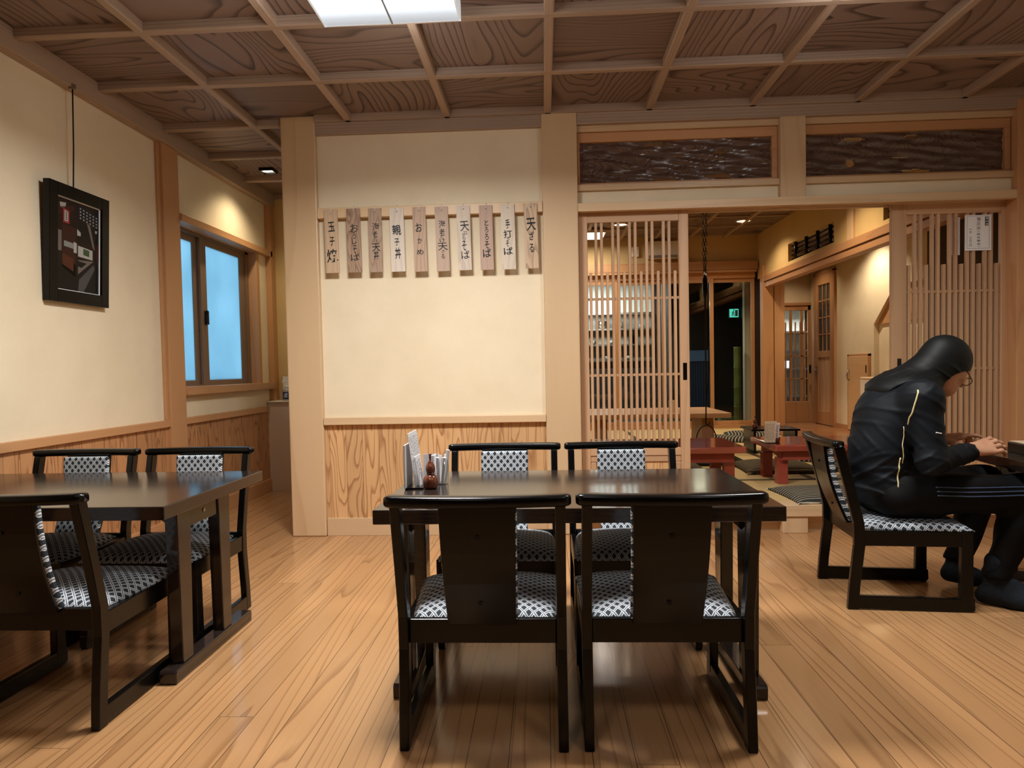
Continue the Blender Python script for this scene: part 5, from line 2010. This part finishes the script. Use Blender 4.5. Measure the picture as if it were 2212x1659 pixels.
def sock_fn(p, side):
    d1 = union([sd_cone(p, (1.880, 3.035, .18), (1.868, 3.035, .070), .046, .040), sd_cone(p, (1.842, 3.052, .036), (1.93, 2.985, .038), .036, .040),
                sd_cone(p, (1.93, 2.985, .038), (2.03, 2.900, .024), .040, .024), sd_cone(p, (1.905, 3.02, .10), (1.97, 2.955, .045), .036, .034)], .03)
    d2 = union([sd_cone(p, (1.885, 3.315, .18), (1.868, 3.315, .085), .046, .040), sd_cone(p, (1.838, 3.31, .052), (1.93, 3.31, .038), .035, .040),
                sd_cone(p, (1.93, 3.31, .038), (2.04, 3.30, .024), .040, .023)], .03)
    return smax(d1 if side == 0 else d2, .003 - p[..., 2], .006)


person_part('sock', M['sock'], [(lambda p: sock_fn(p, 0), (1.78, 2.85, -.01), (2.09, 3.10, .22), .005)], 'charcoal ribbed sock')
person_part('sock', M['sock'], [(lambda p: sock_fn(p, 1), (1.78, 3.24, -.01), (2.09, 3.38, .22), .005)], 'charcoal ribbed sock')

FC = np.array((1.838, 3.17, .838), np.float32)


def hood_fn(p):
    E_ = lambda f, s_, u, r: sd_ell(p, hp(f, s_, u), r, HR)
    d = union([E_(-.010, 0, .032, (.110, .087, .097)), E_(.016, 0, -.045, (.080, .073, .085)),
               sd_cone(p, hp(-.050, 0, -.03), (1.575, 3.18, .905), .080, .090)], .03)
    dr = sd_ell(p, (1.555, 3.172, .905), (.135, .160, .078))
    d = smin(d, dr, .045)
    low = np.clip((1.03 - p[..., 2]) / .05, 0, 1)
    d = d + (folds(p, .008, (90, 20, 105), .3) + folds(p, .006, (-40, 50, 140), 1.0)) * low - .003 * low
    q = p - FC
    d = smax(d, .140 - np.sqrt(q[..., 0] ** 2 + q[..., 2] ** 2), .006)
    d = smax(d, .112 - np.sqrt((p[..., 0] - 1.802) ** 2 + (p[..., 2] - .868) ** 2), .006)
    # drape ends in a slanting edge over the shoulders
    d = smax(d, .895 + .030 * np.sin((p[..., 0] - 1.45) * 16) + .02 * np.sin(p[..., 1] * 40) - p[..., 2], .006)
    return d


hood = person_part('hood', M['hoodcloth'], [(hood_fn, (1.40, 3.00, .80), (1.90, 3.36, 1.16), .005)], 'black stretch hood covering head and neck')


def surf_y(fn, x, z, y0=2.80, y1=3.20, n=400):
    ys = np.linspace(y0, y1, n).astype(np.float32)
    P_ = np.stack([np.full(n, x, np.float32), ys, np.full(n, z, np.float32)], -1)
    dd = fn(P_)
    w_ = np.nonzero(dd < 0)[0]
    return float(ys[w_[0]]) if len(w_) else None


def seam(name, fn, pts, r, mat, off=.0008):
    out = []
    for i in range(len(pts) - 1):
        for k in range(8):
            f = k / 8
            x = pts[i][0] + (pts[i + 1][0] - pts[i][0]) * f
            z = pts[i][1] + (pts[i + 1][1] - pts[i][1]) * f
            y = surf_y(fn, x, z)
            if y is not None:
                out.append((x - PO[0], y - off - PO[1], z))
    if len(out) > 3:
        sm = [out[0]] + [tuple((out[i - 1][q] + out[i][q] * 2 + out[i + 1][q]) / 4 for q in range(3)) for i in range(1, len(out) - 1)] + [out[-1]]
        MB().tube(sm, r, 6).build(name, mat, person, smooth=True)


seam('piping', shirt_fn, [(1.504, .912), (1.500, .90), (1.492, .86), (1.484, .80), (1.486, .765)], .0035, M['piping'])
seam('piping', shirt_fn, [(1.476, .76), (1.480, .72), (1.474, .68), (1.480, .64), (1.478, .60)], .0022, M['piping'])
seam('piping', shirt_fn, [(1.468, .63), (1.462, .56), (1.458, .50), (1.462, .45), (1.470, .432)], .0030, M['piping'])
seam('sleeve_mark', shirt_fn, [(1.556, .742), (1.584, .737)], .0028, M['paper'])
for k in range(3):
    seam('side_stripe', trouser_fn, [(1.60, .508 - .016 * k), (1.72, .505 - .017 * k), (1.84, .508 - .017 * k), (1.96, .510 - .016 * k)], .0030, M['stripe'])

# glasses
gm = MB()
for s_ in (-1, 1):
    c0 = hp(.106, s_ * .033, -.026)
    pts = [tuple(c0 + hs * (.026 * math.cos(a)) + hu * (.018 * math.sin(a)) - PO) for a in [2 * PI * k / 18 for k in range(18)]]
    gm.tube(pts, .0017, 6, closed=True)
    tpl = [hp(.104, s_ * .058, -.018), hp(.06, s_ * .073, -.006), hp(-.005, s_ * .086, .004)]
    gm.tube([tuple(q - PO) for q in tpl], .0018, 6)
gm.tube([tuple(hp(.108, -.008, -.020) - PO), tuple(hp(.112, 0, -.018) - PO), tuple(hp(.108, .008, -.020) - PO)], .0017, 6)
gl_ = gm.build('glasses', M['black'], person, smooth=True)
lm = MB()
for s_ in (-1, 1):
    c0 = hp(.106, s_ * .033, -.026)
    lm.add([tuple(c0 + hs * (.025 * math.cos(a)) + hu * (.017 * math.sin(a)) - PO) for a in [2 * PI * k / 18 for k in range(18)]], [tuple(range(18))])
lm.build('lens', M['tumbler'], gl_)
